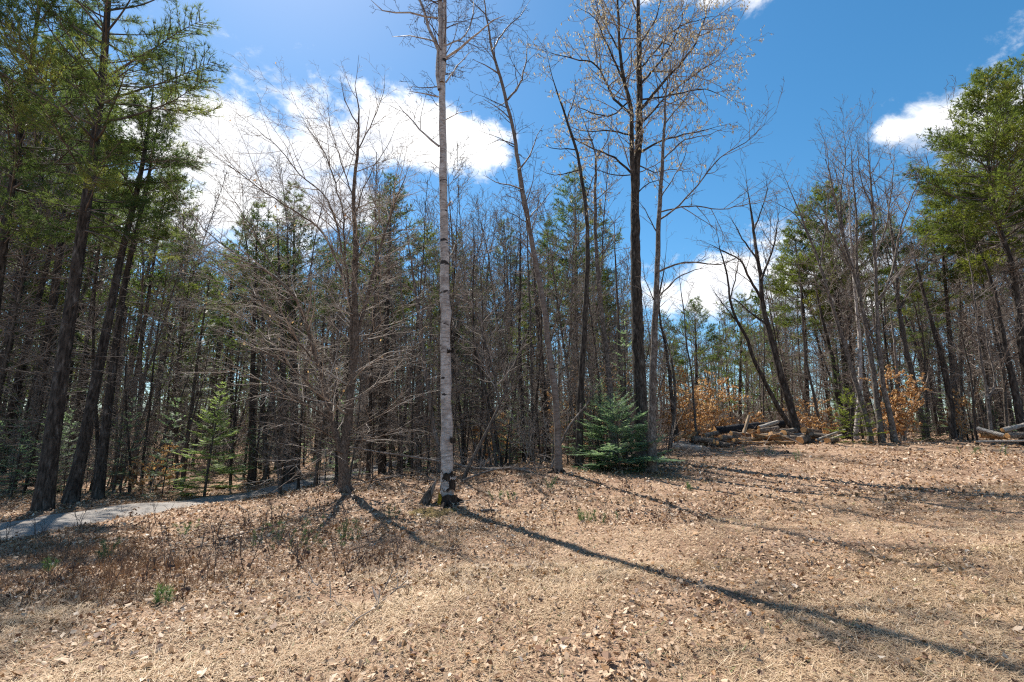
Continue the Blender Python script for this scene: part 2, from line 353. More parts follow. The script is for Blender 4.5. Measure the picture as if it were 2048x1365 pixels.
def tps_k(r2): return .5 * r2 * np.log(r2 + 1e-9)
def tps_fit(c, lam=1.6):
    n = len(c); d = ((c[:, None, :2] - c[None, :, :2]) ** 2).sum(-1); K = tps_k(d) + lam * np.eye(n)
    Pm = np.c_[np.ones(n), c[:, :2]]; A = np.zeros((n + 3, n + 3)); A[:n, :n] = K; A[:n, n:] = Pm; A[n:, :n] = Pm.T
    return np.linalg.solve(A, np.r_[c[:, 2], 0, 0, 0])
TW = tps_fit(cp)
wr = np.random.RandomState(5)
WAVES = [(wr.uniform(0, 6.28), 2 * np.pi / L, wr.uniform(0, 6.28), A) for L, A in ((3.1, .022), (2.3, .018), (1.7, .014), (1.1, .010), (.8, .008), (4.6, .03), (.55, .005))]
def hts(x, y):
    x = np.asarray(x, float); y = np.asarray(y, float); out = np.zeros(x.shape)
    fx, fy = x.ravel(), y.ravel(); res = np.empty(fx.shape)
    for s in range(0, len(fx), 20000):
        a, b = fx[s:s + 20000], fy[s:s + 20000]
        d = (a[:, None] - cp[None, :, 0]) ** 2 + (b[:, None] - cp[None, :, 1]) ** 2
        res[s:s + 20000] = tps_k(d) @ TW[:-3] + TW[-3] + TW[-2] * a + TW[-1] * b
    for (an, k, ph, A) in WAVES: res += .7 * A * np.sin(k * (fx * math.cos(an) + fy * math.sin(an)) + ph)
    r = np.hypot(fx, fy); w = np.clip((r - 120) / 120, 0, 1); res = res * (1 - w) + 4.0 * w
    return res.reshape(x.shape)
def hz(x, y): return float(hts(np.array([x]), np.array([y]))[0])
def gpt(px, Y, sink=0.0):            # ground point under photo column px at forward distance Y
    x = (P(px, 950, Y)).x
    return Vector((x, Y, hz(x, Y) - sink))

# path: near and far edge of the gravel track running off into the wood
PATH_NEAR = [(-14.5, -20), (-11.3, -4), (-9.3, 4), (-8.45, 8.7), (-7.75, 12), (-7.05, 15.2), (-6.3, 18.5), (-5.0, 22), (-3, 26)]
PATH_FAR = [(-17.0, -20), (-13.7, -3.5), (-11.6, 5), (-10.35, 10.0), (-9.5, 13), (-8.4, 16.6), (-7.4, 20), (-6.1, 23.5), (-4, 28)]
def path_edges(y):
    a = np.interp(y, [p[1] for p in PATH_NEAR], [p[0] for p in PATH_NEAR]); b = np.interp(y, [p[1] for p in PATH_FAR], [p[0] for p in PATH_FAR]); return b, a

def build_ground():
    n = 270; s = np.linspace(-1, 1, n)
    gx = np.sinh(s * 6.0) / math.sinh(6.0) * 700; gy = 7 + np.sinh(s * 6.0) / math.sinh(6.0) * 700
    X, Y = np.meshgrid(gx, gy); Z = hts(X, Y)
    V = np.stack([X, Y, Z], -1).reshape(-1, 3); i = np.arange(n * n).reshape(n, n)
    q = np.stack([i[:-1, :-1], i[:-1, 1:], i[1:, 1:], i[1:, :-1]], -1).reshape(-1, 4)
    m, nt = new_mat('ground'); v = mapped(nt)
    fine = noise_tex(nt, v, 45, 6, .7); mid = noise_tex(nt, v, 2.3, 5, .6); coarse = noise_tex(nt, v, .55, 4, .6, .3)
    c = ramp(nt, fine, [(.3, (.12, .075, .05)), (.45, (.29, .19, .125)), (.6, (.44, .305, .21)), (.75, (.53, .39, .275))])
    red = ramp(nt, fine, [(.3, (.07, .042, .028)), (.5, (.21, .125, .08)), (.75, (.40, .27, .19))])
    f1 = ramp(nt, mid, [(.42, (0, 0, 0)), (.6, (1, 1, 1))]); c = mixc(nt, f1, c, red)
    soil = ramp(nt, fine, [(.3, (.05, .034, .024)), (.7, (.17, .11, .075))])
    f2 = ramp(nt, coarse, [(.55, (0, 0, 0)), (.68, (.75, .75, .75))]); c = mixc(nt, f2, c, soil)
    green = ramp(nt, fine, [(.35, (.05, .055, .02)), (.7, (.17, .17, .065))])
    n4 = noise_tex(nt, v, 1.3, 4, .65, .5); f3 = ramp(nt, n4, [(.60, (0, 0, 0)), (.72, (.55, .55, .55))]); c = mixc(nt, f3, c, green)
    surface(nt, c, .9, fine, .8, .02, spec=.15)
    g = obj('ground', make_mesh('ground', V, [q], m)); tag(g, 'sloping ground of dry tan grass and leaf litter', kind='structure'); return g
ground = build_ground()

def build_path():
    ys = np.linspace(-18, 27, 240); lo, hi = path_edges(ys); k = 9; rs = np.random.RandomState(3)
    V = []
    for j in range(k):
        t = j / (k - 1); x = lo + (hi - lo) * t
        jit = 0 if 0 < j < k - 1 else 1
        x = x + jit * (np.sin(ys * 2.1 + j) * .06 + np.sin(ys * 5.3 + 2 * j) * .04 + rs.normal(0, .02, len(ys)))
        z = hts(x, ys) + (.022 if not jit else .004) + (.02 * math.sin(t * math.pi))
        V.append(np.stack([x, ys, z], -1))
    V = np.stack(V, 1); n = len(ys); i = np.arange(n * k).reshape(n, k)
    q = np.stack([i[:-1, :-1], i[:-1, 1:], i[1:, 1:], i[1:, :-1]], -1).reshape(-1, 4)
    m, nt = new_mat('gravel'); v = mapped(nt); f = noise_tex(nt, v, 60, 6, .75); g = noise_tex(nt, v, 2, 4)
    c = ramp(nt, f, [(.3, (.12, .108, .098)), (.5, (.25, .228, .21)), (.7, (.38, .355, .33))])
    b = ramp(nt, g, [(.45, (0, 0, 0)), (.7, (.6, .6, .6))]); c = mixc(nt, b, c, (.25, .20, .165)); surface(nt, c, .9, f, .8, .015, spec=.2)
    tag(obj('path', make_mesh('path', V.reshape(-1, 3), [q], m)), 'narrow grey gravel path running into the woods', kind='structure')
build_path()

# ------------------------------------------------------------------ foliage makers
def tufts(pos, dirs, K, Ln, spread, w, seed, jit=.25, tone=None):
    """fans of thin needles: arrays of triangles"""
    rs = np.random.RandomState(seed); N = len(pos)
    pos = np.asarray(pos, float); dirs = np.asarray(dirs, float)
    D = dirs[:, None] + rs.normal(0, spread, (N, K, 3)); D /= np.linalg.norm(D, axis=2, keepdims=True) + 1e-9
    B = np.cross(D, rs.normal(0, 1, (N, K, 3))); B /= np.linalg.norm(B, axis=2, keepdims=True) + 1e-9
    L = Ln * rs.uniform(.7, 1.15, (N, K, 1)); o = pos[:, None] - dirs[:, None] * rs.uniform(0, jit, (N, K, 1)) * Ln
    V = np.stack([o - B * w, o + B * w, o + D * L], 2).reshape(-1, 3)
    t = np.repeat(np.clip(rs.normal(.42, .2, N) if tone is None else np.asarray(tone) + rs.normal(0, .1, N), 0, 1), K * 3)
    return V, np.arange(N * K * 3).reshape(-1, 3), t
LEAF_V = np.array([(0, 0, 0), (.34, .30, .05), (.27, .66, .06), (0, 1, .0), (-.27, .66, .06), (-.34, .30, .05)], float)
LEAF_F = np.array([(0, 1, 2, 3), (0, 3, 4, 5)])
def leaves(pos, X, Yd, Z, size, seed, curl=.0, tint=None, wide=1.0):
    """leaf blades: frames X (width) Yd (length) Z (normal) as (N,3), size (N,)"""
    rs = np.random.RandomState(seed); N = len(pos)
    T = np.repeat(LEAF_V[None], N, 0).copy(); T[:, :, 0] *= wide
    T[:, :, 2] *= rs.uniform(.0, 3.2, (N, 1)); cu = rs.normal(0, 1, (N, 1)) * curl
    T[:, :, 2] += cu * (T[:, :, 1] - .5) ** 2 + rs.normal(0, .05 + curl * .12, (N, 6))
    V = np.asarray(pos)[:, None] + np.asarray(size)[:, None, None] * (T[:, :, 0:1] * X[:, None] + (T[:, :, 1:2] - .5) * Yd[:, None] + T[:, :, 2:3] * Z[:, None])
    Fc = (LEAF_F[None] + (np.arange(N) * 6)[:, None, None]).reshape(-1, 4)
    t = np.repeat(rs.random_sample(N) if tint is None else tint, 6)
    return V.reshape(-1, 3), Fc, t

def pine_branches(T, trunk, rt, z0, z1, prof, r, tip_list, whorl=.45, nper=(3, 5), up=.22, dead=False, minr=.004, dense=1.0):
    """whorled limbs on a trunk polyline between fractions z0..z1; prof(t)->limb length"""
    m = len(trunk) - 1; Lt = length(trunk); n = max(1, int(Lt * (z1 - z0) / whorl)); a0 = r.uniform(0, 6.28)
    for k in range(n):
        t = z0 + (z1 - z0) * (k + .5 * r.random()) / n
        for j in range(r.randint(*nper)):
            x = min(max(0, t + r.uniform(-.006, .006)) * m, m - 1e-3); i = int(x); p = trunk[i].lerp(trunk[i + 1], x - i); rl = rt[i]
            a = a0 + k * 2.4 + j * 6.28 / 4 + r.uniform(-.5, .5)
            L = prof((t - z0) / (z1 - z0 + 1e-6)) * r.uniform(.6, 1.15)
            if L < .25: continue
            tone = r.gauss(.42, .2); clump = 0 if dead else min(.30, .16 * L)
            e = up + (t - z0) / (z1 - z0 + 1e-6) * .75 + r.uniform(-.15, .15)
            if dead: e = r.uniform(-.35, .25)
            d = Vector((math.cos(a) * math.cos(e), math.sin(a) * math.cos(e), math.sin(e)))
            br = max(minr, min(rl * .5, .010 * L + .004)); ns = max(3, min(9, int(L / .3)))
            pts = walk(p, d, L, ns, .06 if not dead else .10, .03 if not dead else -.01, r)
            rad = [br + (minr * .8 - br) * q / ns for q in range(ns + 1)]; T.add(pts, rad)
            # side branchlets, flat spray
            nb = int(L * (6.2 * dense if not dead else 5)); sd = 1
            for q in range(nb):
                tt = .22 + clump + (.78 - clump) * (q + r.random()) / nb; xx = min(tt * ns, ns - 1e-3); ii = int(xx); pp = pts[ii].lerp(pts[ii + 1], xx - ii)
                tg = (pts[ii + 1] - pts[ii]).normalized(); sd = -sd; pl = tg.cross(Vector((0, 0, 1))).normalized() * sd + gv(r, .22); pl = (pl - tg * pl.dot(tg)).normalized()
                aa = math.radians(r.uniform(35, 62)); dd = tg * math.cos(aa) + pl * math.sin(aa); l2 = min(1.1, L * .42) * (1.05 - .6 * tt) * r.uniform(.6, 1.2)
                n2 = max(2, min(4, int(l2 / .2))); p2 = walk(pp, dd, l2, n2, .10, .05 if not dead else -.02, r); T.add(p2, [max(minr * .7, br * .35) * (1 - .6 * z / n2) for z in range(n2 + 1)], 3)
                if dead:
                    if r.random() < .8:
                        for _ in range(2):
                            dd2 = dd + gv(r, .5); p3 = walk(p2[n2 // 2 + _ % 2], dd2, l2 * .45, 2, .12, 0, r); T.add(p3, [minr * .6] * 3, 3)
                else:
                    tip_list.append((p2[-1], (p2[-1] - p2[-2]).normalized(), tone))
                    for z in range(1, n2 + 1):
                        for _ in range(4):
                            c = p2[z - 1].lerp(p2[z], r.random()); d3 = ((p2[z] - p2[z - 1]).normalized() + gv(r, .55)); d3.z += .25; d3.normalize()
                            c = c + d3 * r.uniform(.02, .16); tip_list.append((c, d3, tone))
            if not dead: tip_list.append((pts[-1], (pts[-1] - pts[-2]).normalized(), tone))

def trunk_line(base_r, H, r, lean=.02, n=14, wob=.012):
    pts = walk(Vector((0, 0, -.15)), Vector((r.gauss(0, lean), r.gauss(0, lean), 1)), H + .15, n, wob, .01, r)
    rad = [max(.012, base_r * (1 - .93 * (i / n) ** 1.0)) * (1.35 if i == 0 else 1.06 if i == 1 else 1) for i in range(n + 1)]
    return pts, rad
def make_pine(seed, H, base_r, crown0, rad, mat='needle_pine', pts=None, rads=None, K=6, whorl=.42, ndl=.15, dead0=.07, nper=(3, 5), w=.0058, dense=1.0, up=.15):
    r = random.Random(seed)
    if pts is None: pts, rads = trunk_line(base_r, H, r, .03, 18)
    T0 = Tubes(); T0.add(pts, rads); T = Tubes(); tips = []
    def prof(t): return rad * (min(1, .55 + t * 2.2) if t < .25 else 1.02 - .88 * (t - .25) / .75)
    pine_branches(T, pts, rads, crown0, .995, prof, r, tips, whorl, nper, up, dense=dense)
    Td = Tubes(); pine_branches(Td, pts, rads, dead0, crown0 + .05, lambda t: rad * (.3 + .35 * t), r, [], whorl * 1.2, (2, 4), 0, dead=True, minr=.0038)
    for key, l in Td.g.items(): T.g.setdefault(key, []).extend(l)
    pos = np.array([tuple(t[0]) for t in tips]); dr = np.array([tuple(t[1]) for t in tips])
    V, Fc, tn = tufts(pos, dr, K, ndl, .48, w, seed, .25, [t[2] for t in tips])
    return T0, T, (V, Fc, tn), mat
def pine_thing(name, label, cat, loc, built, bark_m, group=None, off=(0, 0, 0)):
    T0, T, (V, Fc, tn), mat = built
    o = thing(name, label, cat, loc, group)
    kid('trunk', T0.mesh('pine_trunk', bark_m, off), o); kid('crown', crown_mesh('pine_crown', T, V - np.array(off), Fc, tn, M['twig_pine'], M[mat], off), o)
    return o

def spray(pos0, pos1, width, seed, up):
    """flat fir twigs: needles in two combs along segments; pos0,pos1 (N,3), up (N,3)"""
    rs = np.random.RandomState(seed); N = len(pos0); k = 6
    ax = pos1 - pos0; L = np.linalg.norm(ax, axis=1, keepdims=True) + 1e-9; d = ax / L
    s = np.cross(d, up); s /= np.linalg.norm(s, axis=1, keepdims=True) + 1e-9
    VV = []
    for sg in (-1, 1):
        t = (np.arange(k) + .5) / k
        b0 = pos0[:, None] + ax[:, None] * (t - .5 / k)[None, :, None]; b1 = pos0[:, None] + ax[:, None] * (t + .42 / k)[None, :, None]
        wv = width * rs.uniform(.75, 1.2, (N, k, 1)) * (1 - .45 * t ** 3)[None, :, None]
        tip = b1 + sg * s[:, None] * wv + d[:, None] * wv * .55 + up[:, None] * wv * rs.uniform(-.1, .35, (N, k, 1))
        VV.append(np.stack([b0, b1, tip], 2))
    V = np.concatenate(VV, 1).reshape(-1, 3)
    t = np.repeat(np.clip(rs.normal(.45, .22, N), 0, 1), 2 * k * 3)
    return V, np.arange(len(V)).reshape(-1, 3), t
def make_fir(seed, H, W, base_r, c0=.04, whorl=.16, width=.030, droop=-.02, sub=.15, nper=(4, 6), density=1.0, gap=.0):
    r = random.Random(seed); n = 10
    pts = walk(Vector((0, 0, -.05)), Vector((r.gauss(0, .02), r.gauss(0, .02), 1)), H + .05, n, .01, .02, r); rad = [max(.004, base_r * (1 - .93 * i / n)) for i in range(n + 1)]
    T0 = Tubes(); T0.add(pts, rad); T = Tubes(); A, B, U = [], [], []
    nw = int(H * (1 - c0) / whorl); a0 = r.random() * 6
    for k in range(nw):
        t = c0 + (1 - c0) * (k + .5 * r.random()) / nw
        for j in range(r.randint(*nper)):
            if r.random() < gap: continue
            x = min(t * n, n - 1e-3); i = int(x); p = pts[i].lerp(pts[i + 1], x - i); a = a0 + k * 2.1 + j * 6.28 / 5 + r.uniform(-.4, .4)
            L = W * (1 - t) ** .8 * r.uniform(.42, 1.2) * (1 + .22 * math.cos(a - a0)) * min(1, .6 + t * 3) + .06
            e = -.12 + t * .9 + r.uniform(-.12, .12); d = Vector((math.cos(a) * math.cos(e), math.sin(a) * math.cos(e), math.sin(e)))
            ns = max(3, min(7, int(L / .15))); bp = walk(p, d, L, ns, .04, .035 + droop, r); br = .003 + .006 * L
            T.add(bp, [br * (1 - .75 * q / ns) for q in range(ns + 1)], 3)
            for q in range(ns):
                if q >= ns * .25: A.append(bp[q]); B.append(bp[q + 1]); U.append(Vector((0, 0, 1)) + gv(r, .2))
            nb = int(L / sub * 2.4 * density); sd = 1
            for q in range(nb):
                tt = .22 + .75 * (q + r.random()) / nb; xx = min(tt * ns, ns - 1e-3); ii = int(xx); pp = bp[ii].lerp(bp[ii + 1], xx - ii); tg = (bp[ii + 1] - bp[ii]).normalized()
                sd = -sd; pl = tg.cross(Vector((0, 0, 1))).normalized() * sd; aa = math.radians(r.uniform(38, 58)); dd = tg * math.cos(aa) + pl * math.sin(aa) + Vector((0, 0, r.uniform(-.12, .15)))
                l2 = max(.06, L * .42 * (1.05 - tt)) * r.uniform(.7, 1.2); p2 = walk(pp, dd, l2, 2, .06, 0, r)
                for z in range(2): A.append(p2[z]); B.append(p2[z + 1]); U.append(Vector((0, 0, 1)) + gv(r, .25))
                if l2 > sub:
                    for z in range(int(l2 / sub * 3)):
                        f = r.uniform(.2, .9); pq = p2[0].lerp(p2[2], f); s2 = 1 if z % 2 else -1; g = dd.normalized(); pl2 = g.cross(Vector((0, 0, 1))).normalized() * s2
                        e2 = pq + (g * .7 + pl2 * .7 + gv(r, .1)) * l2 * .45 * (1.1 - f); A.append(pq); B.append(e2); U.append(Vector((0, 0, 1)) + gv(r, .25))
    A = np.array([tuple(v) for v in A]); B = np.array([tuple(v) for v in B]); U = np.array([tuple(v) for v in U])
    return T0, T, spray(A, B, width, seed, U)
def fir_thing(name, label, cat, loc, built, mat='needle_fir', bark_m='bark_spruce', group=None):
    T0, T, (V, Fc, tn) = built; o = thing(name, label, cat, loc, group)
    kid('trunk', T0.mesh('fir_trunk', M[bark_m]), o); kid('crown', crown_mesh('fir_crown', T, V, Fc, tn, M['twig_pine'], M[mat]), o); return o

# ------------------------------------------------------------------ hero bare trees, stems traced at their own distance
def px_r(w, Y, px=1024): return w / 2 / F * Y * 1.02 / math.sqrt(1 + ((px - 1024) / F) ** 2)
def stem_pts(pxs, Y, dY=0.0, step=.3, r=None, jit=.0):
    n = len(pxs); pts = [P(x, y, Y + dY * i / max(1, n - 1)) for i, (x, y) in enumerate(pxs)]
    out = smooth_path(pts, step)
    if r and jit: out = [out[0]] + [p + gv(r, jit) for p in out[1:]]
    return out
def taper(n, r0, r1, flare=1.0, r=None, rough=.0):
    o = []
    for i in range(n):
        t = i / (n - 1); v = r0 + (r1 - r0) * t; v *= min(1, .18 + .82 * (1 - t) / .22)
        if flare > 1: v *= 1 + (flare - 1) * math.exp(-i * 1.1)
        if r: v *= 1 + r.gauss(0, rough)
        o.append(max(.0045, v))
    return o
def hero(name, label, species, Y, seed, stems, limbs=(), bark_m='bark_bare', twig_m='twig', auto=None, leaf=None, group=None):
    """stems: (pixels, base width px, top width px, dY); limbs the same, hung on them by position"""
    r = random.Random(seed); S = SPEC[species]; b0 = stem_pts(stems[0][0], Y)[0]
    base = Vector((b0.x, b0.y, hz(b0.x, b0.y)))
    o = thing(name, label, 'tree', base, group); T = Tubes(); tips = []
    for k, (pxs, w0, w1, dY) in enumerate(stems):
        pts = stem_pts(pxs, Y, dY, .28, r, .008)
        if k == 0: pts = [Vector((base.x, base.y, base.z - .12))] + [p for p in pts if p.z > base.z + .1]
        rad = taper(len(pts), px_r(w0, Y, pxs[0][0]), px_r(w1, Y, pxs[0][0]), 1.35 if k == 0 else 1, r, .025)
        Ts = Tubes(); Ts.add(pts, rad, 18 if w0 > 14 else 10); kid('trunk' if k == 0 else 'stem', Ts.mesh('stem', M[bark_m], base), o)
        if auto:
            a = auto if isinstance(auto, dict) else auto[min(k, len(auto) - 1)]
            if a:
                m = len(pts) - 1; n = a['n']
                for j in range(n):
                    t = a['t0'] + (a.get('t1', 1) - a['t0']) * (j + r.random()) / n; i = min(int(t * m), m - 1); p = pts[i].lerp(pts[i + 1], r.random()); tg = (pts[i + 1] - pts[i]).normalized()
                    az = r.uniform(0, 6.28); pr = Vector((math.cos(az), math.sin(az) * .8, 0)); pr = (pr - tg * pr.dot(tg)).normalized()
                    an = math.radians(r.uniform(*a['ang'])); d = tg * math.cos(an) + pr * math.sin(an)
                    L = (a['L0'] + (a['L1'] - a['L0']) * (t - a['t0']) / (1 - a['t0'])) * r.uniform(.55, 1.2); ns = max(3, min(10, int(L / .22)))
                    lp = walk(p, d, L, ns, a.get('wob', .09), a.get('trop', .03), r); lr = min(rad[i] * .55, .009 * L + .004)
                    lrad = [max(S['rmin'], lr * (1 - .85 * q / ns)) for q in range(ns + 1)]; T.add(lp, lrad); ramify(T, lp, lrad, 0 if L > 1.2 else 1, S, r, tips)
        if k and len(pts) > 3: ramify(T, pts, rad, 0, S, r, tips)
    for (pxs, w0, w1, dY) in limbs:
        pts = stem_pts(pxs, Y, dY, .22, r, .012); rad = taper(len(pts), max(.006, px_r(w0, Y)), max(.003, px_r(w1, Y)))
        Tl = Tubes(); Tl.add(pts, rad); kid('limb', Tl.mesh('limb', M[bark_m], base), o); ramify(T, pts, rad, 0, S, r, tips)
    if stems[0][1] >= 14 and Y < 17:
        rr = px_r(stems[0][1], Y, stems[0][0][0][0]); a0 = r.uniform(0, 6.28)
        for k in range(6):
            a = a0 + k * 1.05 + r.uniform(-.3, .3); d = Vector((math.cos(a), math.sin(a), 0)); Lr = rr * r.uniform(2.2, 4.2); q = []
            for j in range(6):
                t = j / 5; p = base + d * (rr * .55 + Lr * t); q.append(Vector((p.x, p.y, hz(p.x, p.y) + rr * (1.0 - t) ** 2.2 * 1.1 - rr * .32 * t - .005)))
            Tr = Tubes(); Tr.add(q, [rr * .5 * (1 - .75 * j / 5) for j in range(6)], 8); kid('root', Tr.mesh('root', M['bark_birch_inner' if bark_m.startswith('bark_birch') else bark_m], base), o)
    cr = kid('crown', T.mesh('twigs', M[twig_m], base), o)
    if leaf: leaf(o, cr, tips, base, r)
    return o, tips

def catkins(frac, big=1.0):
    def f(o, cr, tips, base, r):
        pos, X, Yd, Z, sz = [], [], [], [], []
        for (p, d, pts) in tips:
            if r.random() > frac: continue
            for _ in range(r.randint(3, 6)):
                q = pts[r.randint(0, len(pts) - 1)]; a = r.uniform(0, 6.28); dn = Vector((r.gauss(0, .22), r.gauss(0, .22), -1)).normalized()
                x = Vector((math.cos(a), math.sin(a), 0)); x = (x - dn * x.dot(dn)).normalized(); s = r.uniform(.05, .095) * big
                for aa in (0,):
                    xx = x if aa == 0 else dn.cross(x)
                    pos.append(q - base + dn * s * .5); X.append(xx); Yd.append(dn); Z.append(dn.cross(xx)); sz.append(s)
        A = [np.array([tuple(v) for v in l]) for l in (pos, X, Yd, Z)]
        V, Fc, t = leaves(*A, np.array(sz), 4, 0, None, .4)
        kid('catkins', make_mesh('catkins', V, [Fc], M['catkin'], True, t), cr)['kind'] = 'stuff'
    return f
def few_leaves(n):
    def f(o, cr, tips, base, r):
        pos, X, Yd, Z, sz = [], [], [], [], []
        for (p, d, pts) in r.sample(tips, min(n, len(tips))):
            dn = Vector((r.gauss(0, .5), r.gauss(0, .5), -.8)).normalized(); x = gv(r); x = (x - dn * x.dot(dn)).normalized()
            pos.append(p - base + dn * .03); X.append(x); Yd.append(dn); Z.append(dn.cross(x)); sz.append(r.uniform(.05, .09))
        A = [np.array([tuple(v) for v in l]) for l in (pos, X, Yd, Z)]; V, Fc, t = leaves(*A, np.array(sz), 4, .5)
        kid('leaves', make_mesh('dead_leaves', V, [Fc], M['leaf_beech'], True, t), cr)
    return f

# --- tall birch with white bark in the middle
birch, _ = hero('paper_birch', 'tall straight white birch trunk with dark torn bark and yellow moss at its foot', 'birch', 10.5, 11,
    [([(895, 1012), (893, 850), (890, 600), (887, 400), (885, 250), (884, 130), (881, 30), (878, -90), (880, -200)], 23.5, 9, .1),
     ([(884, 165), (889, 110), (890, 40), (888, -40), (892, -160)], 11, 5, -.1),
     ([(879, 180), (874, 150), (876, 103), (858, 55), (840, 0), (822, -80)], 9, 4, .3)],
    [([(876, 37), (821, 27), (766, 22), (742, 0)], 5, 2, -.4), ([(872, 84), (821, 73), (785, 75)], 4, 1.6, .5), ([(891, 117), (920, 95), (957, 66), (986, 42), (1010, 30)], 6, 2, -.5),
     ([(891, 92), (931, 70), (945, 30), (950, -20)], 4, 1.5, .6), ([(876, 194), (847, 187), (818, 183)], 4, 1.2, -.5), ([(878, 293), (840, 260), (818, 234), (790, 200)], 5, 1.2, .4),
     ([(892, 165), (913, 135), (935, 110), (950, 92)], 4, 1.2, .8), ([(891, 240), (917, 228), (942, 220)], 2.5, 1, -.3), ([(880, -10), (910, -60), (960, -80)], 4, 1.5, .3),
     ([(892, 520), (905, 505), (912, 480)], 2, 1, .1), ([(882, 340), (862, 325), (838, 328)], 2.2, 1, .3), ([(893, 415), (903, 402), (908, 408)], 5, 2, -.1)],
    'bark_birch', 'twig_birch', [dict(n=22, t0=.55, L0=1.3, L1=.9, ang=(40, 75), wob=.16), None, None])
def birch_foot():
    b = birch.location; r = random.Random(3)
    rad = px_r(23.5, 10.5)
    def sleeve(z0, z1, a0, a1, rr, mat, name, rag=.03, lift=.006):
        n, m = 18, 9; V = []
        for i in range(m):
            for j in range(n):
                a = a0 + (a1 - a0) * j / (n - 1); e = 1 if i in (0, m - 1) or j in (0, n - 1) else 0
                z = z0 + (z1 - z0) * i / (m - 1) + (r.gauss(0, rag) if i in (0, m - 1) else 0)
                q = rr(z) + lift + e * r.uniform(-.004, .012) + r.gauss(0, .003)
                V.append((q * math.cos(a), q * math.sin(a), z))
        i = np.arange(n * m).reshape(m, n); q = np.stack([i[:-1, :-1], i[:-1, 1:], i[1:, 1:], i[1:, :-1]], -1).reshape(-1, 4)
        kid(name, make_mesh(name, np.array(V), [q], M[mat]), birch)
    prof = lambda z: rad * (1.04 + .32 * math.exp(-max(0, z) * 4.2))
    sleeve(.28, .62, math.radians(190), math.radians(352), prof, 'bark_birch_inner', 'torn_bark', .03, .010)
    sleeve(.30, .44, math.radians(215), math.radians(285), lambda z: prof(z) + .006, 'bark_birch', 'bark_flap', .025, .012)
    sleeve(.48, .53, math.radians(290), math.radians(345), lambda z: prof(z) + .008, 'bark_birch', 'bark_flap', .02, .02)
    sleeve(1.20, 1.30, math.radians(285), math.radians(350), lambda z: rad * 1.02, 'bark_birch_inner', 'scar', .02, .012)
    sleeve(3.05, 3.12, math.radians(240), math.radians(300), lambda z: rad * .97, 'bark_birch_inner', 'scar', .02, .012)
    sleeve(-.1, .17, math.radians(238), math.radians(400), lambda z: prof(z) + .02, 'bark_birch_inner', 'root_bark', .02, .012)
    sleeve(-.1, .20, math.radians(175), math.radians(238), lambda z: prof(z) + .022, 'moss_yellow', 'moss', .03, .014)
birch_foot()

# --- many-stemmed beech
hero('beech', 'spreading bare beech with forked brown trunk and dense low twiggy limbs', 'beech', 12.0, 23,
    [([(690, 987), (687, 950), (686, 915), (693, 868), (704, 758), (712, 670), (708, 560), (711, 498), (708, 366), (715, 311), (717, 220), (711, 172), (719, 110)], 20, 1.5, .2),
     ([(685, 920), (660, 824), (643, 749), (625, 696), (612, 639), (594, 599), (546, 551), (480, 520), (400, 500)], 13, 2, -.8),
     ([(705, 720), (716, 660), (726, 626), (752, 525), (775, 450), (800, 380), (825, 320)], 9, 2, .6)],
    [([(700, 758), (702, 626), (695, 560), (687, 450), (689, 440), (656, 322), (605, 238), (583, 183)], 6.5, .8, .5),
     ([(690, 520), (656, 403), (598, 348), (554, 293), (466, 220)], 4.3, .8, -.8), ([(690, 560), (638, 458), (546, 396), (455, 330), (390, 285)], 5.0, .8, -.4),
     ([(640, 740), (560, 640), (470, 560), (380, 510), (300, 480)], 4.3, .8, -1.2), ([(655, 810), (590, 740), (500, 690), (420, 660), (350, 655)], 3.6, .8, -1.4),
     ([(662, 840), (600, 800), (520, 760), (440, 740), (370, 750)], 3.6, .8, -.6), ([(675, 880), (620, 850), (560, 850), (490, 860)], 2.9, .8, -1.8),
     ([(690, 910), (640, 900), (590, 935), (540, 970)], 2.9, .8, -2.2), ([(700, 870), (760, 830), (820, 790), (870, 740)], 2.9, .8, -1.0), ([(703, 800), (770, 760), (830, 690), (860, 640)], 2.9, .8, 1.0),
     ([(708, 700), (770, 640), (830, 600), (890, 590)], 2.9, .8, -1.4), ([(714, 640), (760, 560), (810, 520), (860, 500)], 2.9, .8, -.5), ([(712, 520), (760, 440), (800, 400), (850, 380)], 2.9, .8, .9),
     ([(709, 430), (740, 350), (775, 290), (800, 240)], 2.9, .8, -.4), ([(708, 400), (680, 320), (660, 250), (655, 190)], 2.9, .8, .8), ([(716, 300), (745, 240), (765, 190), (770, 150)], 3, .8, .3),
     ([(717, 250), (690, 200), (680, 150)], 3, .8, -.3), ([(600, 600), (520, 600), (440, 610), (370, 600)], 2.9, .8, -1.6), ([(630, 700), (570, 700), (490, 640), (400, 600)], 2.9, .8, 1.2),
     ([(700, 880), (740, 880), (800, 860), (850, 870)], 3, .8, -1.5), ([(650, 790), (600, 690), (560, 600), (530, 520)], 2.9, .8, .9), ([(560, 560), (500, 450), (450, 380), (410, 340)], 2.9, .8, .6),
     ([(490, 520), (420, 470), (360, 400), (320, 350)], 3, .8, -.3)],
    'bark_beech', 'twig_beech', [dict(n=24, t0=.12, t1=.95, L0=2.4, L1=.8, ang=(50, 88), trop=.012, wob=.11), None, None], few_leaves(45))

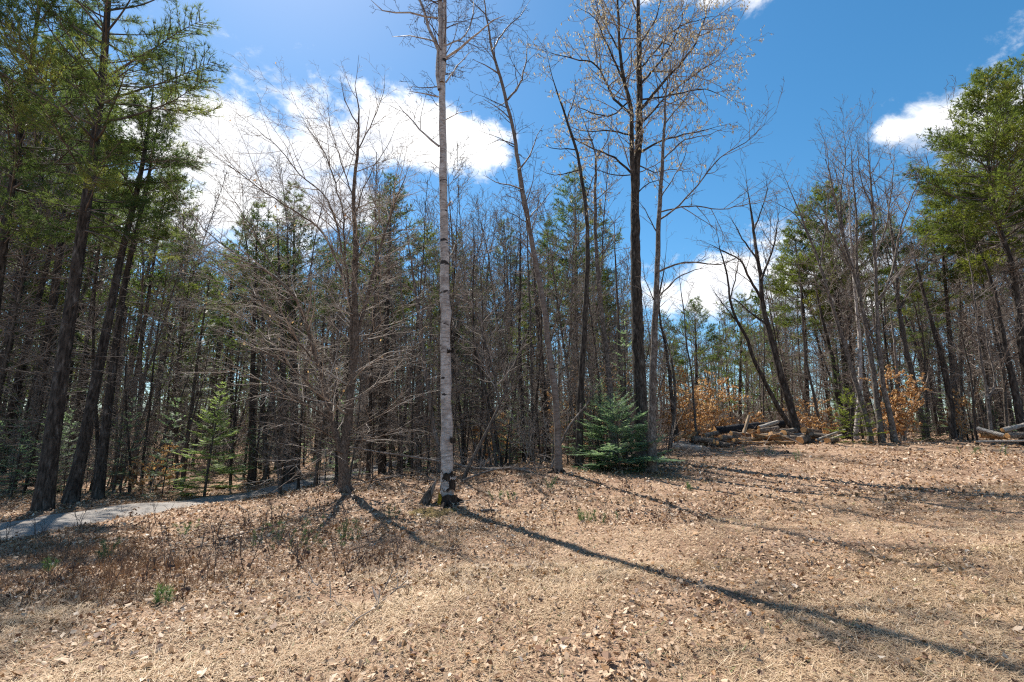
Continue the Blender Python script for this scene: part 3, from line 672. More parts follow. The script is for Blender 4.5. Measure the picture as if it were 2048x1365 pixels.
# --- second birch, leaning
hero('paper_birch', 'slim dull grey birch leaning to the left behind the fallen branch', 'birch', 12.6, 31,
    [([(1117, 947), (1113, 830), (1101, 720), (1085, 600), (1063, 480), (1040, 350), (1028, 270), (1010, 190), (985, 100), (968, 0), (955, -90)], 14, 4, .3)],
    [([(1015, 200), (1040, 170), (1052, 120), (1056, 70)], 5, 1.4, .4), ([(1000, 150), (970, 130), (945, 120)], 4, 1.3, -.5), ([(985, 100), (1010, 60), (1040, 30), (1060, 0)], 4, 1.2, .5),
     ([(1038, 340), (1060, 310), (1075, 270), (1088, 250)], 4, 1.2, -.4), ([(1030, 290), (1000, 280), (975, 290)], 3, 1.2, .4), ([(1022, 240), (990, 210), (965, 200)], 3, 1, -.3),
     ([(1045, 380), (1020, 370), (990, 365), (965, 350)], 4, 1, .6), ([(972, 30), (940, 0), (920, -30)], 3, 1, 0), ([(1055, 440), (1090, 400), (1110, 370)], 3, 1, .4), ([(1070, 520), (1040, 480), (1010, 470)], 3, 1, -.6),
     ([(1062, 470), (1075, 420), (1080, 380)], 3, 1, .4)],
    'bark_birch_grey', 'twig_birch', dict(n=28, t0=.42, L0=1.4, L1=1.0, ang=(40, 75), wob=.16))
# --- aspen
hero('aspen', 'tall dark-trunked aspen with a twin stem and pale catkins across its crown', 'aspen', 15.5, 41,
    [([(1284, 930), (1283, 860), (1279, 750), (1273, 600), (1270, 430), (1272, 340), (1278, 270), (1279, 180), (1277, 60), (1275, -50), (1272, -160)], 29, 5, .2),
     ([(1270, 420), (1265, 340), (1263, 270), (1262, 215), (1250, 170), (1240, 110), (1235, 0), (1225, -90)], 12, 3, -.6)],
    [([(1263, 347), (1228, 316), (1189, 299), (1150, 280), (1125, 262)], 5, 1.2, -.8), ([(1263, 228), (1228, 198), (1193, 132), (1145, 118), (1070, 97)], 6, 1.2, .6),
     ([(1262, 270), (1210, 262), (1160, 262), (1125, 245)], 4, 1, .9), ([(1248, 165), (1215, 90), (1190, 40), (1150, 10)], 5, 1.2, -.9), ([(1238, 100), (1200, 30), (1180, -30)], 4, 1.2, .6),
     ([(1281, 220), (1325, 167), (1382, 101), (1405, 50), (1422, -10)], 7, 1.6, -.7), ([(1281, 250), (1334, 193), (1396, 145), (1466, 105)], 5, 1.2, .9), ([(1281, 305), (1325, 281), (1396, 264), (1450, 250)], 5, 1.2, -.8),
     ([(1280, 170), (1330, 110), (1360, 50), (1380, -20)], 5, 1.4, .8), ([(1278, 90), (1310, 40), (1330, -30)], 4, 1.2, -.6), ([(1276, 30), (1250, -30), (1235, -80)], 4, 1.2, .5),
     ([(1275, 330), (1310, 345), (1345, 340), (1390, 345)], 3, 1, .8), ([(1272, 390), (1300, 365), (1330, 360)], 3, 1, -.4), ([(1263, 350), (1230, 350), (1190, 340), (1160, 330)], 3, 1, .6),
     ([(1260, 200), (1225, 230), (1180, 225), (1130, 200)], 4, 1, -1.3), ([(1282, 200), (1350, 190), (1410, 180), (1460, 200)], 4, 1, -1.5), ([(1279, 140), (1350, 60), (1400, 40), (1450, 30)], 4, 1, 1.3)],
    'bark_aspen', 'twig', [dict(n=24, t0=.48, L0=2.0, L1=1.5, ang=(40, 75), trop=.05), None], catkins(.9, 1.1))
# --- grey maple in front of the aspen
hero('maple', 'slender grey maple standing at the edge of the young fir', 'maple', 13.2, 43,
    [([(1303, 947), (1304, 900), (1306, 758), (1313, 582), (1317, 450), (1321, 380), (1327, 300), (1331, 200), (1342, 120), (1350, 60)], 18, 2, -.2)],
    [([(1319, 440), (1374, 396), (1440, 316), (1492, 286), (1554, 224)], 4, .8, -.8), ([(1320, 425), (1378, 413), (1440, 418), (1497, 409), (1545, 400)], 3.6, .8, .8),
     ([(1315, 545), (1370, 525), (1440, 528), (1500, 500)], 4.5, 1, -1.0), ([(1314, 600), (1350, 560), (1390, 540), (1420, 535)], 4, 1.2, .4), ([(1317, 470), (1290, 420), (1270, 395)], 3, 1, .6),
     ([(1326, 320), (1370, 280), (1420, 270), (1450, 255)], 3.5, 1, .6), ([(1329, 250), (1370, 200), (1395, 150), (1410, 110)], 3, .8, -.5), ([(1332, 190), (1310, 140), (1300, 90)], 3, .8, .4),
     ([(1312, 610), (1290, 560), (1285, 520)], 2.5, .8, -.6), ([(1305, 760), (1340, 775), (1365, 790)], 3, 1, -.3), ([(1320, 400), (1350, 350), (1370, 310), (1380, 270)], 3, .8, .5)],
    'bark_maple', 'twig', dict(n=8, t0=.55, L0=1.0, L1=.7, ang=(35, 60), trop=.05))
# --- trees between the birch and the aspen
hero('aspen', 'thin dark trunk rising beside the young fir, bare below', 'aspen', 13.8, 47,
    [([(1158, 935), (1160, 830), (1165, 720), (1172, 600), (1176, 480), (1169, 396), (1154, 308), (1130, 230), (1105, 154), (1090, 90)], 15, 2.5, .2)],
    [([(1170, 400), (1190, 350), (1210, 310)], 3, 1, .5), ([(1150, 300), (1120, 300), (1085, 290)], 3, 1, -.4), ([(1135, 240), (1150, 190), (1150, 150)], 3, 1, .3), ([(1160, 340), (1110, 350), (1080, 340)], 3, 1, .6)],
    'bark_aspen', 'twig', dict(n=12, t0=.5, L0=1.1, L1=.8, ang=(40, 70), trop=.04), catkins(.6))
hero('aspen', 'pale thin aspen trunk between the dark trunk and the twin-stemmed aspen', 'aspen', 16.0, 53,
    [([(1225, 930), (1221, 800), (1214, 714), (1203, 626), (1192, 494), (1190, 400), (1191, 308), (1178, 270), (1162, 226), (1150, 180)], 14, 2.5, .2)],
    [([(1191, 320), (1215, 280), (1225, 240)], 3, 1, .5), ([(1185, 280), (1155, 280), (1130, 270)], 3, 1, -.5), ([(1191, 400), (1225, 370), (1240, 345)], 2.5, 1, .3)],
    'bark_maple', 'twig', dict(n=12, t0=.5, L0=1.2, L1=.8, ang=(40, 70), trop=.04), catkins(.6))
# --- trunks round the log pile
hero('maple', 'thick dark maple leaning left from behind the log pile', 'maple', 21.5, 59,
    [([(1592, 858), (1580, 810), (1560, 745), (1535, 650), (1524, 600), (1522, 560), (1512, 500), (1505, 440), (1495, 380), (1490, 330)], 18, 2, .3)],
    [([(1524, 600), (1500, 560), (1480, 520), (1440, 500), (1400, 480)], 6, 1, -.5), ([(1522, 560), (1545, 500), (1555, 450), (1560, 400)], 5, 1, .5), ([(1535, 650), (1500, 625), (1470, 600), (1440, 590)], 5, 1, .7),
     ([(1515, 520), (1480, 470), (1460, 430)], 4, 1, .6), ([(1508, 460), (1530, 400), (1535, 350)], 3, 1, -.4)],
    'bark_pine', 'twig', dict(n=10, t0=.5, L0=1.8, L1=1.2, ang=(35, 65), trop=.04))
hero('maple', 'thinner curved trunk beside the thick leaning maple at the log pile', 'maple', 21.0, 61,
    [([(1585, 858), (1560, 822), (1535, 775), (1510, 725), (1490, 670), (1473, 640), (1460, 600), (1455, 550), (1440, 500), (1430, 440)], 11, 1.5, -.2)],
    [([(1475, 645), (1440, 600), (1420, 570)], 3, 1, .5), ([(1460, 600), (1475, 540), (1478, 490)], 3, 1, -.4)],
    'bark_pine', 'twig', dict(n=9, t0=.45, L0=1.6, L1=1.0, ang=(35, 65), trop=.05))
hero('maple', 'dark trunk with crooked top left of the orange beech leaves', 'maple', 20.0, 63,
    [([(1352, 860), (1346, 820), (1340, 760), (1333, 700), (1322, 650), (1318, 600), (1328, 540), (1335, 480)], 9, 1.5, .2)], [], 'bark_pine', 'twig', dict(n=9, t0=.4, L0=1.4, L1=1.0, ang=(35, 65), trop=.05))
hero('maple', 'thin bent trunk standing among the orange beech leaves', 'maple', 20.5, 64,
    [([(1392, 862), (1388, 810), (1382, 740), (1372, 680), (1368, 620), (1360, 570), (1358, 520)], 5, 1, .2)], [], 'bark_bare', 'twig', dict(n=9, t0=.35, L0=1.2, L1=.8, ang=(30, 60), trop=.05))
# --- clump of three at the right of the clearing
hero('maple', 'dark curved stem leaning left, nearest the small green fir on the right', 'maple', 19.0, 67,
    [([(1741, 884), (1736, 850), (1713, 772), (1688, 688), (1662, 604), (1637, 523), (1605, 440), (1580, 380), (1560, 330)], 12, 2, .2)],
    [([(1662, 604), (1640, 560), (1600, 540), (1570, 520)], 3, 1, -.6), ([(1640, 530), (1650, 460), (1655, 400), (1650, 340)], 4, 1, .5), ([(1620, 480), (1590, 430), (1540, 400)], 3, 1, .6)],
    'bark_maple', 'twig', dict(n=34, t0=.4, L0=1.6, L1=1.1, ang=(35, 60), trop=.06))
hero('maple', 'middle stem of the close clump of three at the right of the clearing', 'maple', 18.8, 71,
    [([(1765, 888), (1759, 840), (1750, 772), (1735, 677), (1721, 604), (1706, 541), (1690, 490), (1677, 430), (1660, 350), (1650, 270)], 14, 2, .1)],
    [([(1721, 604), (1712, 520), (1712, 440), (1705, 350), (1700, 270)], 7, 1.2, .4), ([(1706, 541), (1670, 480), (1640, 440), (1610, 400)], 4, 1, -.5), ([(1690, 490), (1680, 400), (1690, 320), (1685, 240)], 4, 1, .6),
     ([(1735, 677), (1770, 620), (1800, 590), (1840, 560)], 3.5, 1, -.7)],
    'bark_maple', 'twig', dict(n=34, t0=.4, L0=1.7, L1=1.2, ang=(30, 55), trop=.07))
hero('maple', 'rightmost stem of the close clump of three, grey and upright', 'maple', 18.6, 73,
    [([(1790, 884), (1780, 830), (1765, 761), (1757, 677), (1754, 615), (1750, 523), (1745, 400), (1738, 320), (1735, 240)], 13, 2, -.1)],
    [([(1754, 615), (1785, 540), (1800, 460), (1830, 380), (1860, 320)], 6, 1.1, .5), ([(1754, 600), (1780, 570), (1820, 520), (1850, 470)], 4, 1, -.6), ([(1750, 520), (1775, 440), (1785, 360), (1790, 290)], 4, 1, .6),
     ([(1747, 430), (1720, 350), (1715, 280)], 3, 1, -.4), ([(1757, 690), (1720, 640), (1690, 610)], 3, 1, -.6)],
    'bark_maple', 'twig', dict(n=34, t0=.4, L0=1.7, L1=1.1, ang=(30, 55), trop=.07))
hero('paper_birch', 'white birch stem showing behind the clump of three', 'birch', 21.5, 79,
    [([(1712, 870), (1718, 800), (1720, 740), (1718, 670), (1711, 596), (1703, 500), (1698, 400), (1692, 320)], 11, 2, .2)], [], 'bark_birch', 'twig_birch', dict(n=14, t0=.45, L0=1.4, L1=.9, ang=(35, 60), trop=.05))
hero('maple', 'brown trunk rising behind the orange beech sapling on the right', 'maple', 21.0, 83,
    [([(1850, 860), (1838, 810), (1822, 740), (1812, 700), (1797, 607), (1790, 520), (1778, 430), (1770, 360)], 15, 3, .2)],
    [([(1800, 620), (1830, 560), (1860, 520), (1900, 500)], 4, 1, .5), ([(1790, 530), (1760, 470), (1740, 440)], 3, 1, -.5)], 'bark_bare', 'twig', dict(n=14, t0=.4, L0=1.8, L1=1.1, ang=(35, 65), trop=.05))
hero('dead_tree', 'broken bleached snag with a hooked dead limb beside the orange sapling', 'thin', 20.5, 84,
    [([(1808, 880), (1802, 830), (1795, 770), (1790, 700), (1783, 640), (1778, 600)], 9, 3, 0)], [([(1830, 790), (1842, 782), (1852, 770), (1858, 745), (1856, 735)], 6, 2.5, -.3), ([(1800, 835), (1825, 815), (1850, 800), (1880, 790)], 4, 1.2, .4)],
    'bark_dead', 'twig', dict(n=5, t0=.5, L0=.6, L1=.4, ang=(40, 80)))
hero('pine_snag', 'dark leaning trunk with bare stubs, second from the right log pile', 'thin', 20.0, 85,
    [([(1905, 862), (1900, 800), (1885, 725), (1868, 660), (1852, 607), (1835, 540), (1818, 470)], 15, 5, .3)], [], 'bark_pine', 'twig_pine', dict(n=26, t0=.25, L0=1.3, L1=1.5, ang=(60, 95), trop=-.01))
hero('maple', 'slim forked trunk just left of the right log pile', 'maple', 17.8, 86,
    [([(1982, 868), (1976, 800), (1962, 720), (1955, 660), (1950, 600), (1940, 530), (1925, 460)], 9, 1.5, .2), ([(1976, 800), (1990, 760), (1975, 690), (1968, 620), (1970, 560)], 6, 1.5, .3)],
    [([(1956, 670), (1920, 640), (1880, 610), (1840, 600)], 3, 1, -.5), ([(1950, 600), (1985, 570), (2000, 540)], 2.5, 1, .4)], 'bark_maple', 'twig', [dict(n=14, t0=.3, L0=1.3, L1=.9, ang=(40, 70), trop=.03), None])
hero('maple', 'thin dark sapling trunk at the left end of the right log pile', 'maple', 18.2, 87,
    [([(1952, 872), (1946, 800), (1940, 740), (1925, 680), (1915, 620), (1905, 560)], 6, 1.2, .2)], [], 'bark_pine', 'twig', dict(n=14, t0=.25, L0=1.1, L1=.8, ang=(40, 75), trop=.02))
# --- thin trunks in the middle distance that can be told apart
MID = [  # label, px polyline, Y, width, bark
 ('pinkish-grey bare trunk rising just left of the tall white birch', [(880, 900), (868, 860), (852, 750), (842, 660), (828, 560), (815, 470), (808, 400)], 15.5, 10, 'bark_dead'),
 ('second pinkish-grey thin trunk, farther left of the tall white birch', [(838, 930), (826, 850), (815, 720), (806, 620), (800, 520), (803, 440)], 16.5, 7, 'bark_dead'),
 ('straight dark trunk between the two birches', [(1048, 935), (1046, 860), (1040, 700), (1040, 560), (1040, 460), (1035, 390)], 17.5, 9, 'bark_pine'),
 ('crooked dark stem curving up right of the tall white birch', [(1005, 940), (990, 860), (965, 760), (950, 700), (945, 600), (948, 500), (945, 420)], 15.5, 6, 'bark_pine'),
 ('thick dark trunk hidden behind the leaning birch', [(1095, 935), (1090, 830), (1085, 740), (1075, 640), (1068, 540), (1062, 450)], 18.5, 14, 'bark_pine'),
 ('thin upright pole trunk left of the dark aspen', [(1066, 930), (1064, 800), (1062, 680), (1058, 560), (1052, 440), (1048, 380)], 16.5, 6, 'bark_bare'),
 ('bare trunk half hidden behind the young fir', [(1250, 915), (1246, 800), (1238, 700), (1235, 600), (1230, 500), (1228, 420)], 17.5, 10, 'bark_bare'),
 ('mossy leaning trunk over the brush between fir and logs', [(1340, 900), (1350, 800), (1345, 730), (1335, 690), (1320, 640)], 19.0, 9, 'bark_bare'),
 ('dark trunk just left of the spreading beech', [(575, 950), (570, 860), (566, 740), (560, 600), (556, 480), (552, 400)], 18.0, 16, 'bark_pine'),
 ('dark trunk behind the spreading beech on its right', [(765, 935), (768, 850), (772, 740), (776, 600), (780, 480), (782, 390)], 19.0, 14, 'bark_pine'),
 ('slanting trunk to the right of the log pile', [(1640, 860), (1630, 800), (1612, 720), (1605, 640), (1600, 560), (1592, 480)], 22.0, 7, 'bark_bare'),
 ('dark trunk dividing into two behind the small right fir', [(1690, 845), (1672, 780), (1665, 720), (1650, 660), (1635, 590), (1625, 510)], 22.5, 13, 'bark_pine'),
 ('heavy dark trunk at the right edge above the right log pile', [(2044, 850), (2030, 780), (2013, 706), (2000, 640), (1985, 570), (1960, 500), (1935, 430)], 18.5, 20, 'bark_pine'),
]
for i, (lab, pxs, Y, w, bk) in enumerate(MID):
    hero('bare_tree', lab, 'thin', Y, 100 + i, [(pxs, w, 1.6, .2)], [], bk, 'twig', dict(n=22, t0=.22, L0=1.2, L1=.9, ang=(45, 85), trop=.03))
hero('leaning_sapling', 'dead pale sapling leaning right over the fallen branch', 'thin', 12.6, 131, [([(921, 985), (935, 940), (960, 890), (990, 830), (1008, 790), (1030, 730), (1060, 650), (1075, 600)], 7, 2, .6)], [([(1000, 810), (985, 740), (960, 650), (940, 590)], 4, 1.5, .6)], 'bark_bare', 'twig',
     dict(n=10, t0=.2, L0=.7, L1=.5, ang=(30, 60)))
hero('leaning_sapling', 'long white dead stem slanting across in front of the thin dark aspen', 'thin', 13.2, 133, [([(1097, 945), (1112, 915), (1140, 850), (1170, 815), (1200, 765), (1225, 725)], 5, 1.5, .5)], [], 'bark_dead', 'twig', dict(n=7, t0=.3, L0=.5, L1=.3, ang=(30, 60)))
hero('leaning_sapling', 'thin bowed stem arching right from beside the leaning birch', 'thin', 14.5, 134, [([(1105, 920), (1118, 760), (1130, 660), (1150, 590), (1175, 560)], 4, 1.5, .3)], [], 'bark_dead', 'twig', dict(n=6, t0=.3, L0=.5, L1=.3, ang=(30, 60)))

# ------------------------------------------------------------------ hero conifers
def hero_pine(label, pxs, Y, w0, w1, seed, crown0, rad, mat='needle_pine', dY=0, **kw):
    r = random.Random(seed); pts = stem_pts(pxs, Y, dY, .45); base = Vector((pts[0].x, pts[0].y, hz(pts[0].x, pts[0].y)))
    pts = [Vector((base.x, base.y, base.z - .12))] + [p for p in pts if p.z > base.z + .15]
    rads = taper(len(pts), px_r(w0, Y, pxs[0][0]), .02, 1.3, r, .02)
    if Y >= 18.5: kw.update(K=4, w=.011, ndl=.16)
    if Y < 15 or mat == 'needle_pine_warm': kw['dense'] = 1.35
    b = make_pine(seed, 0, 0, crown0, rad, mat, pts, rads, **kw)
    return pine_thing('white_pine', label, 'tree', base, b, M['bark_pine'], None, base)
hero_pine('largest dark pine trunk at the far left, standing by the gravel path', [(85, 1022), (118, 780), (150, 560), (185, 320), (205, 150), (215, 20), (225, -180), (232, -380)], 12.0, 39, 10, 201, .34, 3.0, K=6, whorl=.48, ndl=.16, nper=(3, 5))
hero_pine('second tall pine at the left, its trunk just right of the largest', [(138, 1014), (165, 900), (195, 750), (225, 600), (245, 500), (270, 400), (290, 300), (305, 190), (312, 110)], 13.2, 31, 6, 203, .52, 1.7, K=6, whorl=.45, dY=1.0)
hero_pine('third pine trunk at the left, slimmer and nearest the beech twigs', [(195, 1000), (220, 786), (246, 588), (264, 500), (292, 380), (312, 270), (325, 190)], 14.5, 23, 5, 205, .55, 1.9, K=6, whorl=.45, dY=.6)
hero_pine('pine at the upper left corner with overhanging dark boughs', [(-60, 1010), (-20, 700), (20, 400), (60, 150), (85, -50), (100, -200)], 13.0, 30, 8, 207, .34, 3.2, K=6, whorl=.5, nper=(3, 5))
hero_pine('slim leaning pine in the shade behind the three large left trunks', [(246, 930), (262, 820), (290, 640), (308, 520), (330, 400), (350, 320)], 19.5, 13, 4, 209, .5, 2.0, K=6, dY=.5)
hero_pine('pine with a dense crown behind the slender left side of the beech', [(505, 940), (505, 800), (508, 640), (512, 520), (515, 450), (517, 410)], 20.0, 16, 4, 210, .45, 2.2, K=6)
hero_pine('tall pine whose dark top rises left of the white birch', [(760, 940), (765, 800), (772, 640), (778, 500), (780, 420), (781, 352)], 23.0, 15, 4, 211, .45, 2.6, K=6)
hero_pine('tall pine whose top rises behind the beech, in front of the cloud', [(590, 940), (590, 800), (588, 640), (588, 500), (588, 420), (590, 368)], 24.0, 15, 4, 212, .45, 2.4, K=6)
hero_pine('dark-topped pine rising behind the thin aspens in the middle', [(1150, 925), (1150, 800), (1152, 640), (1152, 500), (1150, 420), (1150, 338)], 24.0, 16, 4, 213, .40, 2.9, K=6)
hero_pine('sunlit yellow-green pine at the right edge, tallest on that side', [(2075, 850), (2045, 700), (2025, 540), (2000, 463), (1985, 400), (1975, 300), (1975, 200), (1978, 140)], 19.0, 24, 5, 215, .40, 3.3, 'needle_pine_warm', whorl=.36, nper=(4, 6))
hero_pine('pine cut by the right edge of the picture behind the tallest one', [(2110, 850), (2090, 700), (2070, 560), (2055, 420), (2050, 300), (2045, 180), (2040, 120)], 20.5, 20, 5, 216, .45, 3.0, 'needle_pine_warm', K=6)
hero_pine('yellow-green pine left of the tallest right pine, behind the twigs', [(1912, 845), (1905, 740), (1895, 620), (1885, 500), (1880, 420), (1878, 360)], 22.5, 15, 4, 217, .48, 2.6, 'needle_pine_warm', K=6)
hero_pine('round-topped sunlit pine standing behind the leaning maples at the log pile', [(1695, 848), (1690, 740), (1680, 640), (1668, 540), (1655, 460), (1648, 375)], 25.0, 16, 4, 218, .46, 3.0, 'needle_pine_warm', whorl=.38, nper=(4, 6))
hero_pine('lower yellow-green pine at the left flank of the round-topped pine', [(1615, 850), (1612, 740), (1608, 640), (1600, 560), (1592, 500), (1588, 440)], 26.0, 13, 4, 219, .46, 2.3, 'needle_pine_warm', K=6)
hero_pine('far pine with a green top above the log pile, left of the cloud', [(1395, 865), (1394, 780), (1392, 700), (1390, 640), (1390, 600)], 32.0, 10, 3, 220, .42, 2.3, K=6)
hero_pine('far small pine top between the maple and the leaning maples', [(1480, 862), (1480, 780), (1482, 700), (1482, 640), (1482, 590)], 34.0, 9, 3, 221, .42, 2.2, K=6)

def fir_at(label, px, Y, H, W, seed, mat='needle_fir', **kw):
    g = gpt(px, Y); return fir_thing('young_fir', label, 'fir', g, make_fir(seed, H, W, .02 * H / 2 + .008, **kw), mat)
fir_at('bushy young blue-green fir at the foot of the aspen and maple', 1240, 13.5, 1.95, 2.0, 301, whorl=.12, sub=.13, nper=(5, 7), width=.028, density=1.15)
fir_at('low fir branches spreading right of the grey maple', 1296, 13.8, 1.25, .95, 302, whorl=.12, sub=.13, nper=(5, 6), width=.027)
fir_at('slim upright fir rising from the back of the bushy young one', 1196, 14.4, 2.5, 1.0, 316, whorl=.14, sub=.13, width=.026)
fir_at('taller sparse fir standing between the pale aspen and the dark one', 1252, 16.5, 5.0, 1.1, 303, whorl=.24, sub=.16, width=.028, gap=.25)
fir_at('thin young fir beside the gravel path, seen through beech twigs', 413, 15.2, 3.4, 1.3, 304, 'needle_fir_light', whorl=.15, sub=.14, width=.034, density=1.3)
fir_at('small fir right of the thin young fir beside the path', 497, 18.5, 1.7, .75, 305, whorl=.15, sub=.2, width=.03, gap=.1)
fir_at('bright green small fir beside the clump of three on the right', 1714, 18.7, 2.0, 1.2, 306, whorl=.13, sub=.15, width=.034, mat='needle_pine_warm')
fir_at('dark upright fir behind the clump of three', 1700, 22.5, 5.2, 1.0, 307, whorl=.22, sub=.17, width=.030, mat='needle_spruce')
fir_at('low dark fir under the orange sapling at the right', 1870, 20.0, 1.3, .9, 308, whorl=.13, sub=.13, mat='needle_spruce')
fir_at('small shaded fir behind the fallen branch, left of the leaning birch', 1020, 16.0, 1.9, .8, 309, whorl=.16, sub=.2, width=.03, gap=.1)
fir_at('slender fir with pale tips in the gap between the two birches', 1062, 18.0, 3.0, .8, 310, whorl=.2, sub=.2, width=.03, gap=.2)
fir_at('small fir left of the white birch, behind it in the shade', 835, 17.5, 1.5, .7, 311, whorl=.16, sub=.2, width=.03, gap=.1)
fir_at('low fir half hidden by the spreading beech trunk', 640, 16.5, 1.3, .75, 312, whorl=.15, sub=.2, width=.03, gap=.1)
fir_at('fir in shade at the far left between the large trunks', 110, 16.5, 2.3, .9, 313, whorl=.18, sub=.2, width=.03, gap=.15)
fir_at('small fir at the left picture edge behind the path', 30, 15.0, 1.9, .8, 314, whorl=.18, sub=.2, width=.03, gap=.15)
fir_at('fir near the dark green bush at the right edge', 2010, 20.5, 1.5, .8, 315, whorl=.14, sub=.2, width=.03, mat='needle_spruce')

# ------------------------------------------------------------------ beech saplings that kept their orange leaves
def make_beech_sapling(seed, H, W, nst, nleaf, ls=.075):
    r = random.Random(seed); T = Tubes(); tips = []
    S = dict(planar=.7, rmin=.003, rl=.010, lv=[dict(dens=6, ang=(40, 70), ratio=.6, min=.3, max=W, wob=.1, trop=.0, t0=.12), dict(dens=7, ang=(35, 60), ratio=.5, min=.12, max=.45, wob=.14, trop=0, t0=.15)])
    for _ in range(nst):
        a = r.uniform(0, 6.28); d = Vector((math.cos(a) * .25, math.sin(a) * .25, 1)); h = H * r.uniform(.65, 1.05)
        p = walk(Vector((math.cos(a) * .1, math.sin(a) * .1, -.05)), d, h, 6, .05, .03, r); rad = [.012 * (1 - .8 * i / 6) for i in range(7)]; T.add(p, rad); ramify(T, p, rad, 0, S, r, tips)
    pos, X, Yd, Z, sz = [], [], [], [], []
    for _ in range(nleaf):
        q = tips[r.randrange(len(tips))][2]; p = q[r.randrange(len(q))]; d = Vector((r.gauss(0, .6), r.gauss(0, .6), -.75)).normalized(); x = gv(r); x = (x - d * x.dot(d)).normalized(); s = ls * r.uniform(.6, 1.25)
        pos.append(p + d * s * .4); X.append(x); Yd.append(d); Z.append(d.cross(x)); sz.append(s)
    A = [np.array([tuple(v) for v in l]) for l in (pos, X, Yd, Z)]
    return T, leaves(*A, np.array(sz), seed, .5, None, 1.0)
def sapling_thing(label, loc, b, group=None):
    T, (V, Fc, t) = b; o = thing('beech_sapling', label, 'sapling', loc, group); kid('stems', T.mesh('sapling_stems', M['twig_beech']), o); kid('leaves', make_mesh('sapling_leaves', V, [Fc], M['leaf_beech'], True, t), o); return o
SAPS = [('big beech sapling full of orange dead leaves behind the log pile', 1420, 23.0, 3.0, 1.1, 5, 2600), ('orange-leaved beech sapling at the left end of the log pile', 1372, 22.0, 3.4, .9, 4, 1700),
        ('low orange beech sapling just behind the upright split board', 1515, 23.5, 1.5, .7, 3, 600), ('pale orange sapling right of the leaning maples', 1625, 22.5, 2.0, .6, 3, 600),
        ('tall triangular sapling of orange leaves right of the clump of three', 1812, 19.6, 3.0, .55, 5, 2300), ('sparse orange sapling near the leaning pine snag', 1925, 20.5, 1.8, .6, 3, 420),
        ('orange leaves glimpsed between fir and leaning birch', 1150, 19.5, 3.0, 1.2, 4, 1100), ('small sapling with pale orange leaves beyond the gravel path', 300, 15.6, 1.4, .7, 3, 330),
        ('orange sapling leaves behind the tall white birch on its right', 985, 19.0, 2.3, .8, 3, 350),
        ('thin orange-leaved sapling behind the bushy young fir', 1200, 18.5, 3.3, .9, 3, 700), ('orange sapling directly left of the small bright right fir', 1665, 21.5, 1.3, .6, 3, 420)]
for i, (lab, px, Y, H, W, ns, nl) in enumerate(SAPS): sapling_thing(lab, gpt(px, Y), make_beech_sapling(400 + i, H, W, ns, int(nl * 2.5), .082))

# ------------------------------------------------------------------ the wood behind: prototypes and copies
def bare_proto(seed, H, br, spread):
    r = random.Random(seed); S = SPEC['thin']; pts, rad = trunk_line(br, H, r, .07, 14, .035); T0 = Tubes(); T0.add(pts, rad); T = Tubes(); tips = []
    if r.random() < .5:
        i = r.randint(5, 8); p2 = walk(pts[i], Vector((r.choice([-1, 1]) * .35, r.uniform(-.3, .3), 1)), H * (1 - i / 14) * .9, 8, .04, .04, r); r2 = [rad[i] * .75 * (1 - .85 * q / 8) for q in range(9)]; T0.add(p2, r2); ramify(T, p2, r2, 0, S, r, tips)
    for j in range(60):
        t = .14 + .84 * (j + r.random()) / 60; i = min(int(t * 14), 13); p = pts[i].lerp(pts[i + 1], r.random()); a = r.uniform(0, 6.28); an = math.radians(r.uniform(30, 60) if t > .45 else r.uniform(55, 95))
        L = spread * (1.1 - .6 * t) * r.uniform(.5, 1.2) * (.75 if t < .4 else 1); d = Vector((math.cos(a) * math.sin(an), math.sin(a) * math.sin(an), math.cos(an))); ns = max(3, min(7, int(L / .3)))
        lp = walk(p, d, L, ns, .09, .04, r); lr = min(rad[i] * .5, .009 * L + .004); lrad = [max(.004, lr * (1 - .8 * q / ns)) for q in range(ns + 1)]; T.add(lp, lrad); ramify(T, lp, lrad, 0, S, r, tips)
    o = thing('bare_tree', 'x', 'tree', (0, 0, 0)); kid('trunk', T0.mesh('bare_trunk', M['bark_bare' if seed % 3 else 'bark_pine']), o); kid('crown', T.mesh('bare_crown', M['twig']), o); return o, H
BARE = [bare_proto(500 + i, h, b, s) for i, (h, b, s) in enumerate([(12, .07, 1.9), (10, .055, 1.6), (13, .10, 2.2), (9, .05, 1.8), (11, .075, 1.7), (13, .06, 1.5), (8, .04, 1.5), (12, .09, 2.0)])]
PINES = []
for i, (h, b, c0, rd, mt) in enumerate([(16, .17, .5, 2.3, 'needle_pine'), (14, .14, .4, 2.2, 'needle_pine'), (15, .15, .55, 2.4, 'needle_pine_warm'), (12, .11, .3, 1.9, 'needle_pine')]):
    PINES.append((pine_thing('white_pine', 'x', 'tree', (0, 0, 0), make_pine(520 + i, h, b, c0, rd, mt, K=5, whorl=.5, ndl=.17, w=.010, nper=(3, 4)), M['bark_pine']), h))
SPRUCE = []
for i, (h, w, c0) in enumerate([(10, 1.5, .12), (8, 1.3, .06), (12, 1.6, .25)]):
    SPRUCE.append((fir_thing('spruce', 'x', 'tree', (0, 0, 0), make_fir(540 + i, h, w, .09, c0, whorl=.46, width=.058, droop=-.05, sub=.31, nper=(4, 6), gap=.12), 'needle_spruce'), h))
FIRS = []
for i, (h, w) in enumerate([(1.6, .75), (2.6, .9), (1.0, .6)]):
    FIRS.append((fir_thing('young_fir', 'x', 'fir', (0, 0, 0), make_fir(560 + i, h, w, .02, .04, whorl=.19, width=.034, sub=.2, gap=.12)), h))
